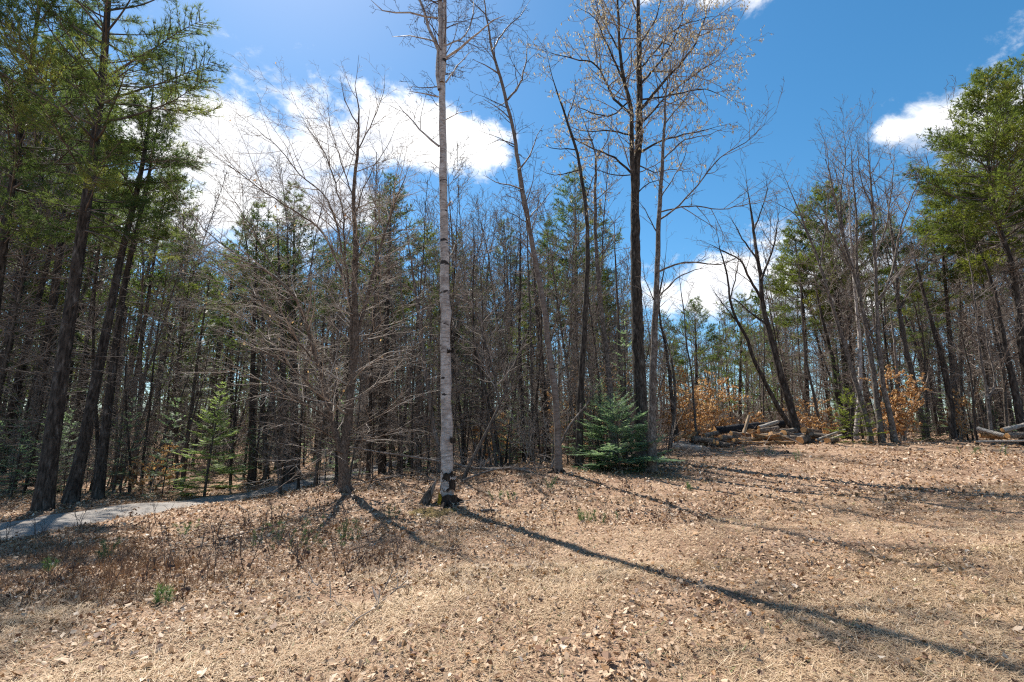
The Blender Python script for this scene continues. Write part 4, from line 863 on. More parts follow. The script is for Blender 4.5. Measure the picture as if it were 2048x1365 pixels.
def brush_proto(seed, H, n):
    r = random.Random(seed); T = Tubes(); tips = []; S = SPEC['thin']
    for _ in range(n):
        a = r.uniform(0, 6.28); p = walk(Vector((r.gauss(0, .25), r.gauss(0, .25), -.05)), Vector((math.cos(a) * r.uniform(.1, .7), math.sin(a) * r.uniform(.1, .7), 1)), H * r.uniform(.5, 1.1), 6, .09, .0, r)
        rad = [.009 * (1 - .75 * i / 6) for i in range(7)]; T.add(p, rad); ramify(T, p, rad, 0, S, r, tips)
    o = thing('bare_shrub', 'x', 'shrub', (0, 0, 0)); kid('stems', T.mesh('shrub_stems', M['twig' if seed % 2 else 'twig_beech']), o); return o, H
BRUSH = [brush_proto(580 + i, h, n) for i, (h, n) in enumerate([(1.6, 7), (1.1, 9), (2.3, 6), (.7, 10)])]

TOPX = [-200, 0, 200, 300, 450, 600, 700, 780, 900, 1000, 1100, 1200, 1270, 1330, 1450, 1540, 1650, 1750, 1830, 1900, 2048, 2300]
TOPY = [-100, -50, 200, 330, 430, 420, 430, 400, 430, 430, 400, 430, 520, 610, 590, 540, 430, 330, 430, 350, 250, 200]
def top_h(x, Y):
    g = P(1024, 682, Y); px = 1024 + x / Y * F * 1.02; py = np.interp(px, TOPX, TOPY); return P(px, py, Y).z
def allowed(x, y):
    lo, hi = path_edges(y)
    if y < 28 and lo - .5 < x < hi + .4: return False
    if x < lo: return y > 9.5
    if x < 3: return y > 14.0 + max(0, (x + 7)) * 0.03
    if x < 5.5: return y > 16
    if x < 13: return y > 23.3
    return y > 20.8 and x < 60
LANDMARK = [(-400, 'at the left picture edge'), (20, 'behind the largest left pine'), (165, 'behind the paired left pines'), (270, 'behind the pale sapling by the path'), (370, 'behind the thin young fir by the path'), (470, 'behind the left limbs of the beech'),
            (610, 'behind the trunk of the beech'), (745, 'between beech and white birch'), (860, 'behind the tall white birch'), (930, 'behind the long fallen branch'), (1040, 'behind the leaning birch'), (1135, 'behind the thin dark aspen'), (1195, 'behind the bushy young fir'),
            (1260, 'behind the twin-stemmed aspen'), (1310, 'behind the pale front log'), (1415, 'behind the charred log'), (1475, 'behind the upright split board'), (1540, 'behind the leaning maples'), (1630, 'right of the log pile'), (1690, 'behind the bright small fir'),
            (1740, 'behind the clump of three maples'), (1800, 'behind the triangular orange sapling'), (1870, 'behind the leaning snag'), (1935, 'behind the right log pile'), (2010, 'at the right picture edge'), (9999, '')]
def where(x, Y):
    px = 1024 + x / Y * F * 1.04
    ph = [t for (a, t), (b, _) in zip(LANDMARK, LANDMARK[1:]) if a <= px < b]
    return ('close ' if Y < 20 else 'midway ' if Y < 26 else 'well ' if Y < 33 else 'far ') + (ph[0] if ph else 'at the edge of the picture').replace('at the', 'back at the')
rb = random.Random(77); placed = []
def scatter(protos, n, y0, y1, u0, u1, lab, group, mind, hs=(.75, 1.0), fit=True, rots=True, power=1.0):
    k = tries = 0
    while k < n and tries < n * 60:
        tries += 1; Y = y0 + (y1 - y0) * rb.random() ** power; x = Y * rb.uniform(u0, u1)
        px = 1024 + x / Y * F * 1.04
        if not allowed(x, Y) or (Y < 17.5 and 350 < px < 485) or (Y < 14.2 and 660 < px < 730): continue
        if any((x - a) ** 2 + (Y - b) ** 2 < mind * mind for a, b in placed): continue
        pr, H = protos[rb.randrange(len(protos))]; s = rb.uniform(.8, 1.2); z = hz(x, Y)
        if fit == 'small': s = rb.uniform(.28, .6)
        elif fit:
            s = rb.uniform(*hs) * (top_h(x, Y) - z) / H
            s = min(max(s, .45), 1.7)
        placed.append((x, Y)); dup(pr, (x, Y, z), rb.uniform(0, 6.28), (s * rb.uniform(.85, 1.05), s * rb.uniform(.85, 1.05), s), lab + ' ' + where(x, Y), group, (rb.gauss(0, .02), rb.gauss(0, .02))); k += 1
scatter(PINES, 34, 16, 46, -1.5, -.45, 'dark-trunked pine', 'pines in the left woods', 1.3, (.7, 1.0))
scatter(SPRUCE, 40, 16, 44, -1.3, -.42, 'dark narrow spruce', 'spruces in the left woods', 1.1, (.45, .85))
scatter(BARE, 46, 15, 40, -1.15, -.4, 'bare shaded tree', 'bare trees in the left woods', .8, (.6, .95))
scatter(PINES, 16, 20, 42, -.5, .25, 'pine among bare trees', 'pines behind the birches', 1.5, (.65, .98))
scatter(SPRUCE, 34, 19, 44, -.5, .26, 'dark narrow spruce', 'spruces behind the birches', 1.2, (.4, .8))
scatter(BARE, 84, 16, 42, -.5, .28, 'bare grey tree', 'bare trees behind the birches', .6, (.7, 1.22))
scatter(BARE, 44, 24, 50, .2, .7, 'bare grey tree', 'bare trees behind the log pile', .7, (.6, 1.0))
scatter(PINES, 7, 30, 52, .25, .7, 'distant green pine', 'pines behind the log pile', 1.5, (.6, .95))
scatter(BARE, 52, 21, 46, .66, 1.15, 'bare grey tree', 'bare trees in the right woods', .8, (.65, 1.15))
scatter(SPRUCE, 14, 26, 50, .2, 1.15, 'dark narrow spruce', 'spruces behind the clearing', 1.2, (.25, .6))
scatter(PINES, 10, 23, 46, .66, 1.15, 'bare-trunked pine', 'pines in the right woods', 1.6, (.6, .9))
scatter(FIRS, 64, 14.5, 34, -1.1, -.3, 'small shaded fir', 'small firs in the left woods', .5, fit=False)
scatter(FIRS, 30, 16, 34, -.3, .3, 'small undergrowth fir', 'small firs behind the birches', .5, fit=False)
scatter(FIRS, 8, 22, 30, .6, 1.1, 'small undergrowth fir', 'small firs in the right woods', .5, fit=False)
scatter(BARE, 70, 13.9, 19.5, -.5, .26, 'slender bare sapling', 'saplings along the wood edge', .35, fit='small')
scatter(BARE, 24, 15, 19, -1.05, -.5, 'slender bare sapling', 'saplings across the path', .4, fit='small')
scatter(BARE, 26, 21, 26, .3, 1.1, 'slender bare sapling', 'saplings round the clearing', .5, fit='small')
scatter(BRUSH, 84, 14.7, 36, -1.1, -.3, 'leafless twiggy shrub', 'leafless shrubs in the left woods', .4, fit=False)
scatter(BRUSH, 80, 14.7, 34, -.3, .3, 'leafless twiggy shrub', 'leafless shrubs behind the birches', .4, fit=False)
scatter(BRUSH, 46, 22, 38, .3, 1.1, 'leafless twiggy shrub', 'leafless shrubs round the clearing', .4, fit=False)

def col(x, Y):
    px = 1024 + x / Y * F * 1.04; return [t for (a, t), (b, _) in zip(LANDMARK, LANDMARK[1:]) if a <= px < b][0]
def far_wood():
    """the wood beyond, one mass of trunks, twigs and tops"""
    r = random.Random(9); T = Tubes(); pos, dr = [], []
    for k in range(640):
        Y = r.uniform(40, 105); u = r.uniform(-1.25, 1.2)
        if u > .6 and r.random() < .5: continue
        x = u * Y; z = hz(x, Y); H = min(15, max(5, (top_h(x, Y) - z) * r.uniform(.6, .95))); b = walk(Vector((x, Y, z - .2)), Vector((r.gauss(0, .06), 0, 1)), H, 6, .04, .02, r)
        T.add(b, [.12 * (1 - .85 * i / 6) * r.uniform(.6, 1.2) for i in range(7)], 4); q_ = r.random(); con = q_ < (.7 if u < -.25 else .45 if u < .2 else .35); low = r.random() < .5
        for j in range(16):
            t = (.03 if low else .25) + (.97 if low else .75) * r.random(); i = min(int(t * 6), 5); p = b[i].lerp(b[i + 1], r.random()); a = r.uniform(0, 6.28); up = .1 if con else .9; L = 2.4 * (1.1 - t) + .5
            q = walk(p, Vector((math.cos(a), math.sin(a), up)), L, 3, .12, .02, r); T.add([q[0], q[2], q[3]], [.024, .018, .012], 3)
            if con:
                for _ in range(11): c = q[r.randint(0, 3)] + gv(r, .3); d = gv(r) + Vector((0, 0, .6)); pos.append(tuple(c)); dr.append(tuple(d.normalized()))
            else:
                for _ in range(2): q2 = walk(q[r.randint(0, 3)], (q[3] - q[0]).normalized() + gv(r, .5), L * .6, 1, .1, .04, r); T.add(q2, [.016, .010], 3)
    rs = np.random.RandomState(31); n = 42000; Y = rs.uniform(34, 95, n); u = rs.uniform(-1.25, 1.2, n); k = (u < .6) | (rs.random_sample(n) < .5); Y, u = Y[k], u[k]; n = len(Y); x = u * Y; z = hts(x, Y) - .1
    L = rs.uniform(.6, 4.2, n) * np.where(rs.random_sample(n) < .7, .6, 1); D = np.stack([rs.normal(0, .35, n), rs.normal(0, .35, n), np.ones(n)], 1); w = rs.uniform(.012, .03, n); bs = np.stack([x, Y, z], 1)
    SV = np.stack([bs - np.array([1, 0, 0]) * w[:, None], bs + np.array([1, 0, 0]) * w[:, None], bs + D * L[:, None]], 1).reshape(-1, 3); SF = np.arange(3 * n).reshape(-1, 3)
    o = thing('far_woods', 'mass of distant trees beyond the nearer trunks', 'woods', (0, 0, 0)); o['kind'] = 'stuff'
    a = kid('trunks', T.mesh('far_trunks', M['twig']), o); a['kind'] = 'stuff'
    c_ = kid('scrub', make_mesh('far_scrub', SV, [SF], M['twig'], False), o); c_['kind'] = 'stuff'
    V, Fc, t = tufts(pos, dr, 3, .7, .55, .06, 12); b = kid('crowns', make_mesh('far_crowns', V, [Fc], M['needle_pine'], False, t), o); b['kind'] = 'stuff'
far_wood()

# ------------------------------------------------------------------ logs
def log(label, p0, p1, r0, r1, mat='log_bark', seed=0, ends=(1, 1), name='log', cat='log', cutm='cut', stubs=0):
    r = random.Random(seed); p0, p1 = Vector(p0), Vector(p1); d = (p1 - p0); L = d.length; mid = (p0 + p1) / 2; q = d.to_track_quat('Z', 'Y')
    o = thing(name, label, cat, mid); o.rotation_mode = 'QUATERNION'; o.rotation_quaternion = q
    n, s = max(6, int(L / .12)), 16; V = []; ph = r.uniform(0, 6)
    bend = r.gauss(0, .02) * L
    for i in range(n + 1):
        t = i / n; R = r0 + (r1 - r0) * t; R *= 1 + .06 * math.sin(t * 9 + ph) + .05 * math.sin(t * 23 + 2 * ph) + r.gauss(0, .025); bx = bend * math.sin(t * math.pi)
        for j in range(s):
            a = 2 * math.pi * j / s; rr = R * (1 + .08 * math.sin(2 * a + ph) + .06 * math.sin(5 * a + ph * 2 + t * 3) + r.gauss(0, .03)); V.append((rr * math.cos(a) + bx, rr * math.sin(a), (t - .5) * L))
    idx = np.arange((n + 1) * s).reshape(n + 1, s); rl = np.roll(idx, -1, axis=1); qd = np.stack([idx[:-1], rl[:-1], rl[1:], idx[1:]], -1).reshape(-1, 4)
    V = np.array(V); kid('bark', make_mesh('log_bark', V, [qd], M[mat]), o)
    for e, use in ((0, ends[0]), (n, ends[1])):
        if not use: continue
        ring = V[e * s:(e + 1) * s].copy(); c = ring.mean(0); sg = -1 if e == 0 else 1; inner = c + (ring - c) * .6; inner[:, 2] += sg * .006; cc = c + np.array([0, 0, sg * .008]); ring[:, 2] += sg * .002
        VV = np.concatenate([ring, inner, [cc]]); a = np.arange(s); b = np.roll(a, -1); q1 = np.stack([a, b, b + s, a + s], 1); t1 = np.stack([a + s, b + s, np.full(s, 2 * s)], 1)
        k = kid('cut_end', make_mesh('cut_end', VV - c, [q1, t1], M[cutm], False), o); k.location = c
    for _ in range(stubs):
        T = Tubes(); t = r.uniform(-.4, .4); a = r.uniform(0, 6.28); st = Vector((r0 * .7 * math.cos(a), r0 * .7 * math.sin(a), t * L)); T.add(walk(st, Vector((math.cos(a), math.sin(a), .5)), r.uniform(.15, .5), 3, .1, 0, r), [.018, .014, .01, .006]); kid('branch_stub', T.mesh('stub', M['bark_dead']), o)
    return o
def plog(label, a, b, dia, Y0, Y1, mat='log_bark', seed=0, ends=(1, 1), dia1=None, **kw):
    dia *= .92; r0 = dia / 2 / F * Y0 * 1.02; r1 = (dia1 or dia * .9) / 2 / F * Y1 * 1.02
    return log(label, P(a[0], a[1], Y0), P(b[0], b[1], Y1), r0, r1, mat, seed, ends, **kw)
LOGS = [
 ('pale grey log lying apart in front, left of the pile', (1345, 893), (1404, 899), 14, 17.2, 16.8, 'log_pale'), ('dark-ended log just behind the pale front log', (1392, 879), (1428, 883), 13, 18.6, 18.2, 'log_bark'),
 ('long peeled orange-brown log at the front bottom of the pile', (1481, 887), (1588, 887), 10, 19.0, 18.9, 'log_peeled'), ('short dark log with an orange cut end facing left', (1442, 875), (1478, 876), 10, 19.3, 19.6, 'log_bark'),
 ('thin log with pale end above the short dark log', (1462, 867), (1500, 871), 9, 19.5, 19.8, 'log_bark'), ('stubby log with bright round end near the upright board', (1500, 863), (1520, 866), 10, 19.4, 20.6, 'log_peeled'),
 ('mid log slanting up right of the stubby bright one', (1517, 863), (1556, 857), 10, 19.6, 19.9, 'log_bark'), ('thick dark log high on the right half of the pile', (1540, 868), (1592, 863), 15, 20.2, 20.4, 'log_bark'),
 ('knotty brown log slanting down over the long peeled log', (1506, 871), (1564, 879), 9, 19.2, 19.3, 'log_peeled'), ('long charred black log along the back top of the pile', (1430, 862), (1568, 848), 17, 21.2, 21.4, 'log_black'),
 ('gnarled grey root log resting on the charred log', (1518, 856), (1556, 844), 9, 20.9, 21.0, 'log_pale'), ('log with a round orange end seen end-on, upper right of pile', (1607, 860), (1640, 866), 12, 19.3, 21.2, 'log_bark'),
 ('largest round orange cut end at the right front of the pile', (1599, 882), (1618, 876), 17, 18.7, 20.3, 'log_bark'), ('small round cut end lying farthest right beyond the pile', (1655, 882), (1672, 880), 12, 18.6, 19.6, 'log_bark'),
 ('dark log stretching right behind the largest cut end', (1612, 868), (1660, 875), 12, 20.0, 19.8, 'log_bark'), ('thin peeled pole sloping up right toward the small fir', (1632, 881), (1690, 860), 4.5, 19.0, 19.8, 'log_pale'),
 ('second thin grey pole beneath the peeled one', (1640, 885), (1684, 870), 4, 18.8, 19.4, 'log_pale'), ('split piece with a pale face beside the pale front log', (1352, 879), (1368, 870), 9, 18.3, 18.5, 'log_peeled'),
 ('split orange piece left of the pile, tilted upward', (1374, 877), (1391, 866), 8, 19.0, 19.2, 'log_peeled'), ('small billet under the thin log with pale end', (1478, 880), (1502, 882), 8, 19.2, 19.4, 'log_peeled'),
 ('short dark billet at the bottom left of the pile', (1434, 886), (1456, 890), 9, 19.0, 19.2, 'log_bark'), ('broken stub log tucked under the right half of the pile', (1560, 884), (1592, 880), 12, 19.8, 20.0, 'log_bark'),
 ('dark log hidden low at the back of the pile', (1450, 879), (1540, 881), 13, 20.4, 20.6, 'log_bark'), ('mossy slab of wood left of the charred log', (1408, 872), (1436, 866), 10, 20.4, 20.6, 'log_bark'),
 ('weathered pale log, topmost of the right log pile', (1955, 858), (2008, 872), 10, 17.9, 17.3, 'log_pale'), ('long bleached log running off the right picture edge', (2005, 861), (2070, 845), 9, 17.8, 18.0, 'log_pale'),
 ('brown log under the topmost one of the right pile', (1960, 871), (2015, 876), 10, 17.9, 17.5, 'log_peeled'), ('dark log at the right picture edge below the bleached one', (2015, 872), (2080, 868), 12, 17.4, 17.6, 'log_bark'),
 ('thin white pole lying flat in front of the right log pile', (1950, 884), (2060, 882), 4, 16.9, 16.7, 'log_pale')]
for i, (lab, a, b, dia, Y0, Y1, mt) in enumerate(LOGS): plog(lab, a, b, dia, Y0, Y1, mt, 600 + i, stubs=2 if i in (9, 25) else 0)
rl_ = random.Random(91)
for i in range(18):
    px = rl_.uniform(1385, 1650); Y = rl_.uniform(18.9, 21.0); g = gpt(px, Y); h = .42 * math.exp(-((px - 1535) / 95) ** 2) * rl_.uniform(.2, 1.0); a = rl_.gauss(0, .55); L = rl_.uniform(.35, .95); R = rl_.uniform(.05, .12)
    d = Vector((math.cos(a), math.sin(a), rl_.gauss(0, .16))) * L; p = g + Vector((0, 0, R * .8 + h))
    tag(log('loose cut billet heaped ' + col(p.x, p.y).replace('behind', 'near'), p - d, p + d, R, R * rl_.uniform(.75, 1), rl_.choice(['log_bark', 'log_bark', 'log_peeled', 'log_pale']), 670 + i), group='loose billets on the log pile')
log('upright split board leaning out of the log pile', P(1487, 868, 19.3), P(1498, 831, 19.5), .065, .05, 'board', 650, name='split_board', cat='board')
plog('mossy old log at the far edge of the gravel path', (430, 978), (455, 972), 9, 17.4, 17.6, 'moss_green', 651)

# bark, chips and sticks strewn round the pile: sticks are things of their own
def stick(label, pts, r0, r1, seed, mat='bark_dead', forks=0, name='stick', cat='stick', group=None, sub='thin'):
    r = random.Random(seed); p = smooth_path(pts, .12); p = [q + gv(r, .006) for q in p]; base = p[0].copy(); rad = taper(len(p), r0, r1, 1, r, .05); o = thing(name, label, cat, base, group)
    T = Tubes(); T.add(p, rad); kid('stem', T.mesh('stick', M[mat], base), o); T2 = Tubes(); n = len(p) - 1
    for k in range(forks):
        i = r.randint(1, n - 1); tg = (p[i + 1] - p[i]).normalized(); d = tg + gv(r, .55); d.z = abs(d.z) * .6; L = r.uniform(.2, .7); q = walk(p[i], d, L, 4, .12, -.03, r); qr = [max(.002, rad[i] * .5 * (1 - .8 * j / 4)) for j in range(5)]; T2.add(q, qr); ramify(T2, q, qr, 1, SPEC[sub], r, [])
    if forks: k2 = kid('twigs', T2.mesh('stick_twigs', M['twig']), o); k2.location = -base; k2['kind'] = 'stuff'
    return o
def on_ground(px, py, Y, lift=.03):
    p = P(px, py, Y); return Vector((p.x, p.y, hz(p.x, p.y) + lift))
stick('long fallen grey branch arching behind the white birch toward the leaning birch', [P(690, 893, 13.2), P(760, 905, 13.2), P(830, 915, 13.1), P(900, 927, 13.1), P(960, 938, 12.9), P(1030, 938, 12.9), P(1075, 950, 12.7), P(1106, 967, 12.4)], .018, .045, 700, forks=9, name='fallen_branch', cat='branch')
stick('fallen dark limb crossing the long grey one between the birches', [P(925, 962, 12.2), P(965, 946, 12.5), P(1010, 936, 12.8), P(1060, 938, 13.1), P(1100, 930, 13.4)], .03, .012, 701, forks=6, name='fallen_branch', cat='branch')
stick('short broken stick lying on leaves right of the white birch', [on_ground(961, 1027, 9.7), on_ground(980, 1024, 9.75), on_ground(1000, 1032, 9.65)], .035, .018, 702, forks=1)
stick('thin bare stick leaning on the ground left of the white birch', [on_ground(822, 978, 11.3, .10), on_ground(850, 990, 10.9, .08), on_ground(876, 998, 10.6, .05)], .014, .008, 703)
stick('pale stick lying right of the white birch base', [on_ground(915, 1005, 10.4), on_ground(940, 1003, 10.5), on_ground(962, 1006, 10.4)], .012, .006, 704)
stick('thin dark forked twig lying on the grass at the bottom', [on_ground(690, 1300, 4.2, .015), on_ground(710, 1280, 4.4, .02), on_ground(745, 1258, 4.6, .025), on_ground(772, 1230, 4.9, .02)], .008, .003, 705, 'twig', forks=5)
stick('bare branch lying on leaves left of the beech shadow', [on_ground(440, 1080, 8.6), on_ground(500, 1062, 9.1), on_ground(560, 1046, 9.6), on_ground(620, 1030, 10.2)], .016, .007, 706, forks=2)
stick('curved stick near the end of the gravel path', [on_ground(476, 1016, 11.6, .04), on_ground(488, 1030, 10.9, .05), on_ground(500, 1036, 10.6, .03)], .016, .01, 707)
stick('dark dead limb on the forest floor in front of the log pile', [on_ground(1380, 905, 16.6, .06), on_ground(1430, 908, 16.7, .05), on_ground(1500, 903, 17.4, .05)], .022, .01, 708, forks=5, name='fallen_branch', cat='branch')
stick('white forked dead branch leaning on the front of the log pile', [P(1523, 900, 18.3), P(1532, 886, 18.5), P(1543, 868, 18.8), P(1552, 852, 19.0)], .014, .006, 709, forks=4, name='fallen_branch', cat='branch')
stick('pale curved limb among brush left of the pile', [P(1312, 875, 18.5), P(1335, 876, 18.4), P(1358, 872, 18.3)], .025, .012, 710, forks=2, name='fallen_branch', cat='branch')
stick('dead branch on the ground right of the clump of three', [on_ground(1800, 893, 17.8, .05), on_ground(1850, 890, 18.2, .05), on_ground(1900, 882, 18.8, .06)], .02, .01, 711, forks=5, name='fallen_branch', cat='branch')
stick('bundle-like bare branch hanging low by the beech foot', [P(545, 985, 11.3), P(580, 960, 11.4), P(620, 930, 11.6), P(660, 905, 11.8)], .006, .012, 712, forks=6, name='fallen_branch', cat='branch', sub='beech')
def stump():
    b = on_ground(848, 1016, 10.5, 0); r = random.Random(12); o = thing('stump', 'leaning dead stump splinter beside the white birch', 'stump', b); ax = Vector((.22, .1, .52))
    for nm, off, f, r0, mt in (('stump_base', (0, 0, 0), .6, .10, 'bark_pine'), ('splinter', (.02, -.01, 0), 1.0, .055, 'bark_dead'), ('splinter', (-.05, .02, 0), .72, .045, 'bark_pine'), ('splinter', (.05, .03, 0), .5, .04, 'bark_dead')):
        q = [Vector(off) + ax * (f * t) + gv(r, .008) - Vector((0, 0, .06 if t == 0 else 0)) for t in (0, .2, .4, .6, .8, 1)]
        T = Tubes(); T.add(q, [r0 * k for k in (1.25, 1.0, .92, .8, .5, .12)], 9); kid(nm, T.mesh(nm, M[mt]), o)
stump()
re_ = random.Random(52)
for i in range(30):
    px = re_.choice([re_.uniform(700, 1000), re_.uniform(900, 1220), re_.uniform(560, 720), re_.uniform(1320, 1440)]); Y = (13.3 + re_.uniform(-.6, 1.6)) if px < 1250 else re_.uniform(15.5, 18); p = gpt(px, Y); a = re_.uniform(0, 6.28); L = re_.uniform(.7, 2.0); d = Vector((math.cos(a), math.sin(a) * .5, re_.uniform(-.02, .35))); e = p + d * L
    e.z = max(e.z, hz(e.x, e.y) + .04); stick('dead brushy branch fallen ' + col(p.x, p.y).replace('behind', 'near'), [p + Vector((0, 0, .03)), p.lerp(e, .5) + Vector((0, 0, .07)), e], .018, .006, 860 + i, re_.choice(['bark_dead', 'bark_bare']), 5, 'fallen_branch', 'branch', 'dead branches along the wood edge')
rs_ = random.Random(41)
for i in range(40):
    px = rs_.uniform(1315, 1690); Y = rs_.uniform(17.8, 20.8); p = gpt(px, Y); a = rs_.uniform(0, 3.14); L = rs_.uniform(.4, 1.2); d = Vector((math.cos(a), math.sin(a), rs_.uniform(0, .5)))
    stick('loose bare stick strewn ' + col(p.x, p.y).replace('behind', 'near'), [p + Vector((0, 0, .04)), p + d * L * .5 + Vector((0, 0, .05)), p + d * L + Vector((0, 0, .04))], .016, .006, 800 + i, rs_.choice(['bark_dead', 'bark_pine']), 4, group='sticks round the log pile')

def wooden_frame():
    Y = 30; b = gpt(1530, Y); o = thing('wooden_frame', 'thin pale wooden frame standing in the woods behind the pile', 'frame', b)
    for nm, a, c in (('leg', (1514, 830), (1518, 790)), ('leg', (1524, 826), (1517, 790)), ('crossbar', (1514, 824), (1570, 826)), ('leg', (1566, 850), (1566, 818))):
        T = Tubes(); T.add([P(*a, Y), P(*a, Y).lerp(P(*c, Y), .5), P(*c, Y)], [.03, .03, .03], 4); kid(nm, T.mesh(nm, M['log_pale'], b), o)
wooden_frame()

# ------------------------------------------------------------------ litter, grass, seedlings
def frames(N, rs, x, y, flat):
    h = .06; nx = (hts(x + h, y) - hts(x - h, y)) / (2 * h); ny = (hts(x, y + h) - hts(x, y - h)) / (2 * h)
    Z = np.stack([-nx, -ny, np.ones(N)], 1) + rs.normal(0, flat, (N, 3)); Z /= np.linalg.norm(Z, axis=1, keepdims=True)
    a = rs.uniform(0, 2 * np.pi, N); X = np.stack([np.cos(a), np.sin(a), np.zeros(N)], 1); X -= Z * (X * Z).sum(1, keepdims=True); X /= np.linalg.norm(X, axis=1, keepdims=True)
    return X, np.cross(Z, X), Z
def sample_ground(rs, n, y0, y1, power, margin=1.16):
    y = y0 + (y1 - y0) * rs.random_sample(n) ** power; x = rs.uniform(-1, 1, n) * (y * margin + .6); return x, y
def patchy(x, y): return .5 + .25 * np.sin(x * 1.3 + 1.7 * np.sin(y * .7)) + .25 * np.sin(y * 1.9 + 1.3 * np.sin(x * .9 + 2))
def drift(x, y):
    v = np.sin(x * 1.1 + 2.3 * np.sin(y * .53 + 1)) + np.sin(y * 1.7 + 1.9 * np.sin(x * .8 + 2)) + .8 * np.sin(2.9 * x - 2.1 * y + 1.5 * np.sin(1.3 * x)) + .6 * np.sin(4.7 * y + 3.9 * x + 2 * np.sin(2.2 * y))
    return np.clip(.5 + v / 5.0, 0, 1)
def on_path(x, y):
    lo, hi = path_edges(y); return (x > lo - .05) & (x < hi + .05)
def build_litter():
    rs = np.random.RandomState(17); XS, YS, SZ = [], [], []
    for n, y0, y1, pw, s0, s1 in ((46000, 2.6, 9, .8, .014, .056), (38000, 8, 15, .9, .028, .085), (17000, 13, 26, .9, .05, .12), (7000, 24, 52, 1, .1, .24)):
        x, y = sample_ground(rs, n, y0, y1, pw); lawn = (x > .5) & (y < 17); keep = rs.random_sample(n) < np.where(lawn & (y > 9), .35 + .6 * drift(x, y), np.where(lawn | (y < 5.2), .12 + .7 * drift(x, y) ** 1.7, .6 + .5 * drift(x, y)))
        x, y = x[keep], y[keep]; op = on_path(x, y); keep = ~op | (rs.random_sample(len(x)) < .03 + .2 * (drift(x * 2, y * 2) > .7)); x, y = x[keep], y[keep]; XS.append(x); YS.append(y); SZ.append(rs.uniform(s0, s1, len(x)) * (.8 + .4 * rs.random_sample(len(x))))
    x, y, sz = map(np.concatenate, (XS, YS, SZ)); N = len(x); X, Yd, Z = frames(N, rs, x, y, .34)
    pos = np.stack([x, y, hts(x, y) + .012 + rs.uniform(0, .02, N) + sz * .08], 1); tint = np.clip(rs.beta(1.7, 2.0, N), 0, 1)
    V, Fc, t = leaves(pos, X, Yd, Z, sz, 5, .75, tint, .9)
    o = obj('leaf_litter', make_mesh('leaf_litter', V, [Fc], M['litter'], True, t)); tag(o, 'carpet of dry brown and tan fallen leaves', 'leaf litter', kind='stuff')
build_litter()
def build_big_leaves():
    rs = np.random.RandomState(23); r = random.Random(4); ms = []
    for k in range(12):
        t = np.array([[.95, .8, .7, .62, .55, .5, .88, .45, .22, .08, .34, .15][k]]); V, Fc, tt = leaves(np.zeros((1, 3)), np.array([[1., 0, 0]]), np.array([[0, 1., 0]]), np.array([[0, 0, 1.]]), np.array([1.]), 40 + k, .5, t, 1.0)
        ms.append(make_mesh('fallen_leaf', V, [Fc], M['litter'], True, tt))
    x, y = sample_ground(rs, 300, 3.15, 8.2, 1.35, 1.05); X, Yd, Z = frames(300, rs, x, y, .2)
    z = hts(x, y)
    for i in range(300):
        s = (r.uniform(.035, .07) if r.random() < .75 else r.uniform(.07, .1)) * (1.0 if y[i] < 5 else 1.15); o = obj('fallen_leaf', ms[r.randrange(12)], ground, (x[i], y[i], z[i] + .02 + s * .08)); o.scale = (s, s, s)
        o.rotation_euler = (r.gauss(0, .25), r.gauss(0, .25), r.uniform(0, 6.28))
build_big_leaves()
def build_grass():
    rs = np.random.RandomState(29); PX, PY = [], []
    for n, y0, y1 in ((170000, 2.5, 6.0), (100000, 5.5, 10.0), (50000, 9.5, 18)):
        x, y = sample_ground(rs, n, y0, y1, .9); k = (x > -1.5 + .6 * np.sin(y * 1.7)) | (y < 5.6 + .7 * np.sin(x * 1.3)); k |= rs.random_sample(n) < .25; k &= ~on_path(x, y); k &= rs.random_sample(n) > .75 * drift(x, y) ** 1.5; PX.append(x[k]); PY.append(y[k])
    x, y = map(np.concatenate, (PX, PY)); N = len(x); a = rs.uniform(0, 2 * np.pi, N); L = rs.uniform(.035, .12, N); tilt = np.clip(rs.normal(.16, .18, N), -.02, 1.0); w = .0016 + .00042 * y
    base = np.stack([x, y, hts(x, y) - .002], 1); D = np.stack([np.cos(a) * np.cos(tilt), np.sin(a) * np.cos(tilt), np.sin(tilt)], 1); S = np.stack([-np.sin(a), np.cos(a), np.zeros(N)], 1) * (w * rs.uniform(.6, 1.3, N))[:, None]
    base[:, 2] += rs.uniform(0, .018, N)
    V = np.stack([base - S, base + S, base + D * L[:, None]], 1).reshape(-1, 3); t = np.clip(rs.normal(.74, .19, N) - .5 * drift(x, y), 0, .95); g = rs.random_sample(N) < .012; t[g] = 1
    o = obj('dry_grass', make_mesh('dry_grass', V, [np.arange(3 * N).reshape(-1, 3)], M['grass_dry'], False, np.repeat(t, 3))); tag(o, 'matted dry tan grass', 'grass', kind='stuff')
build_grass()

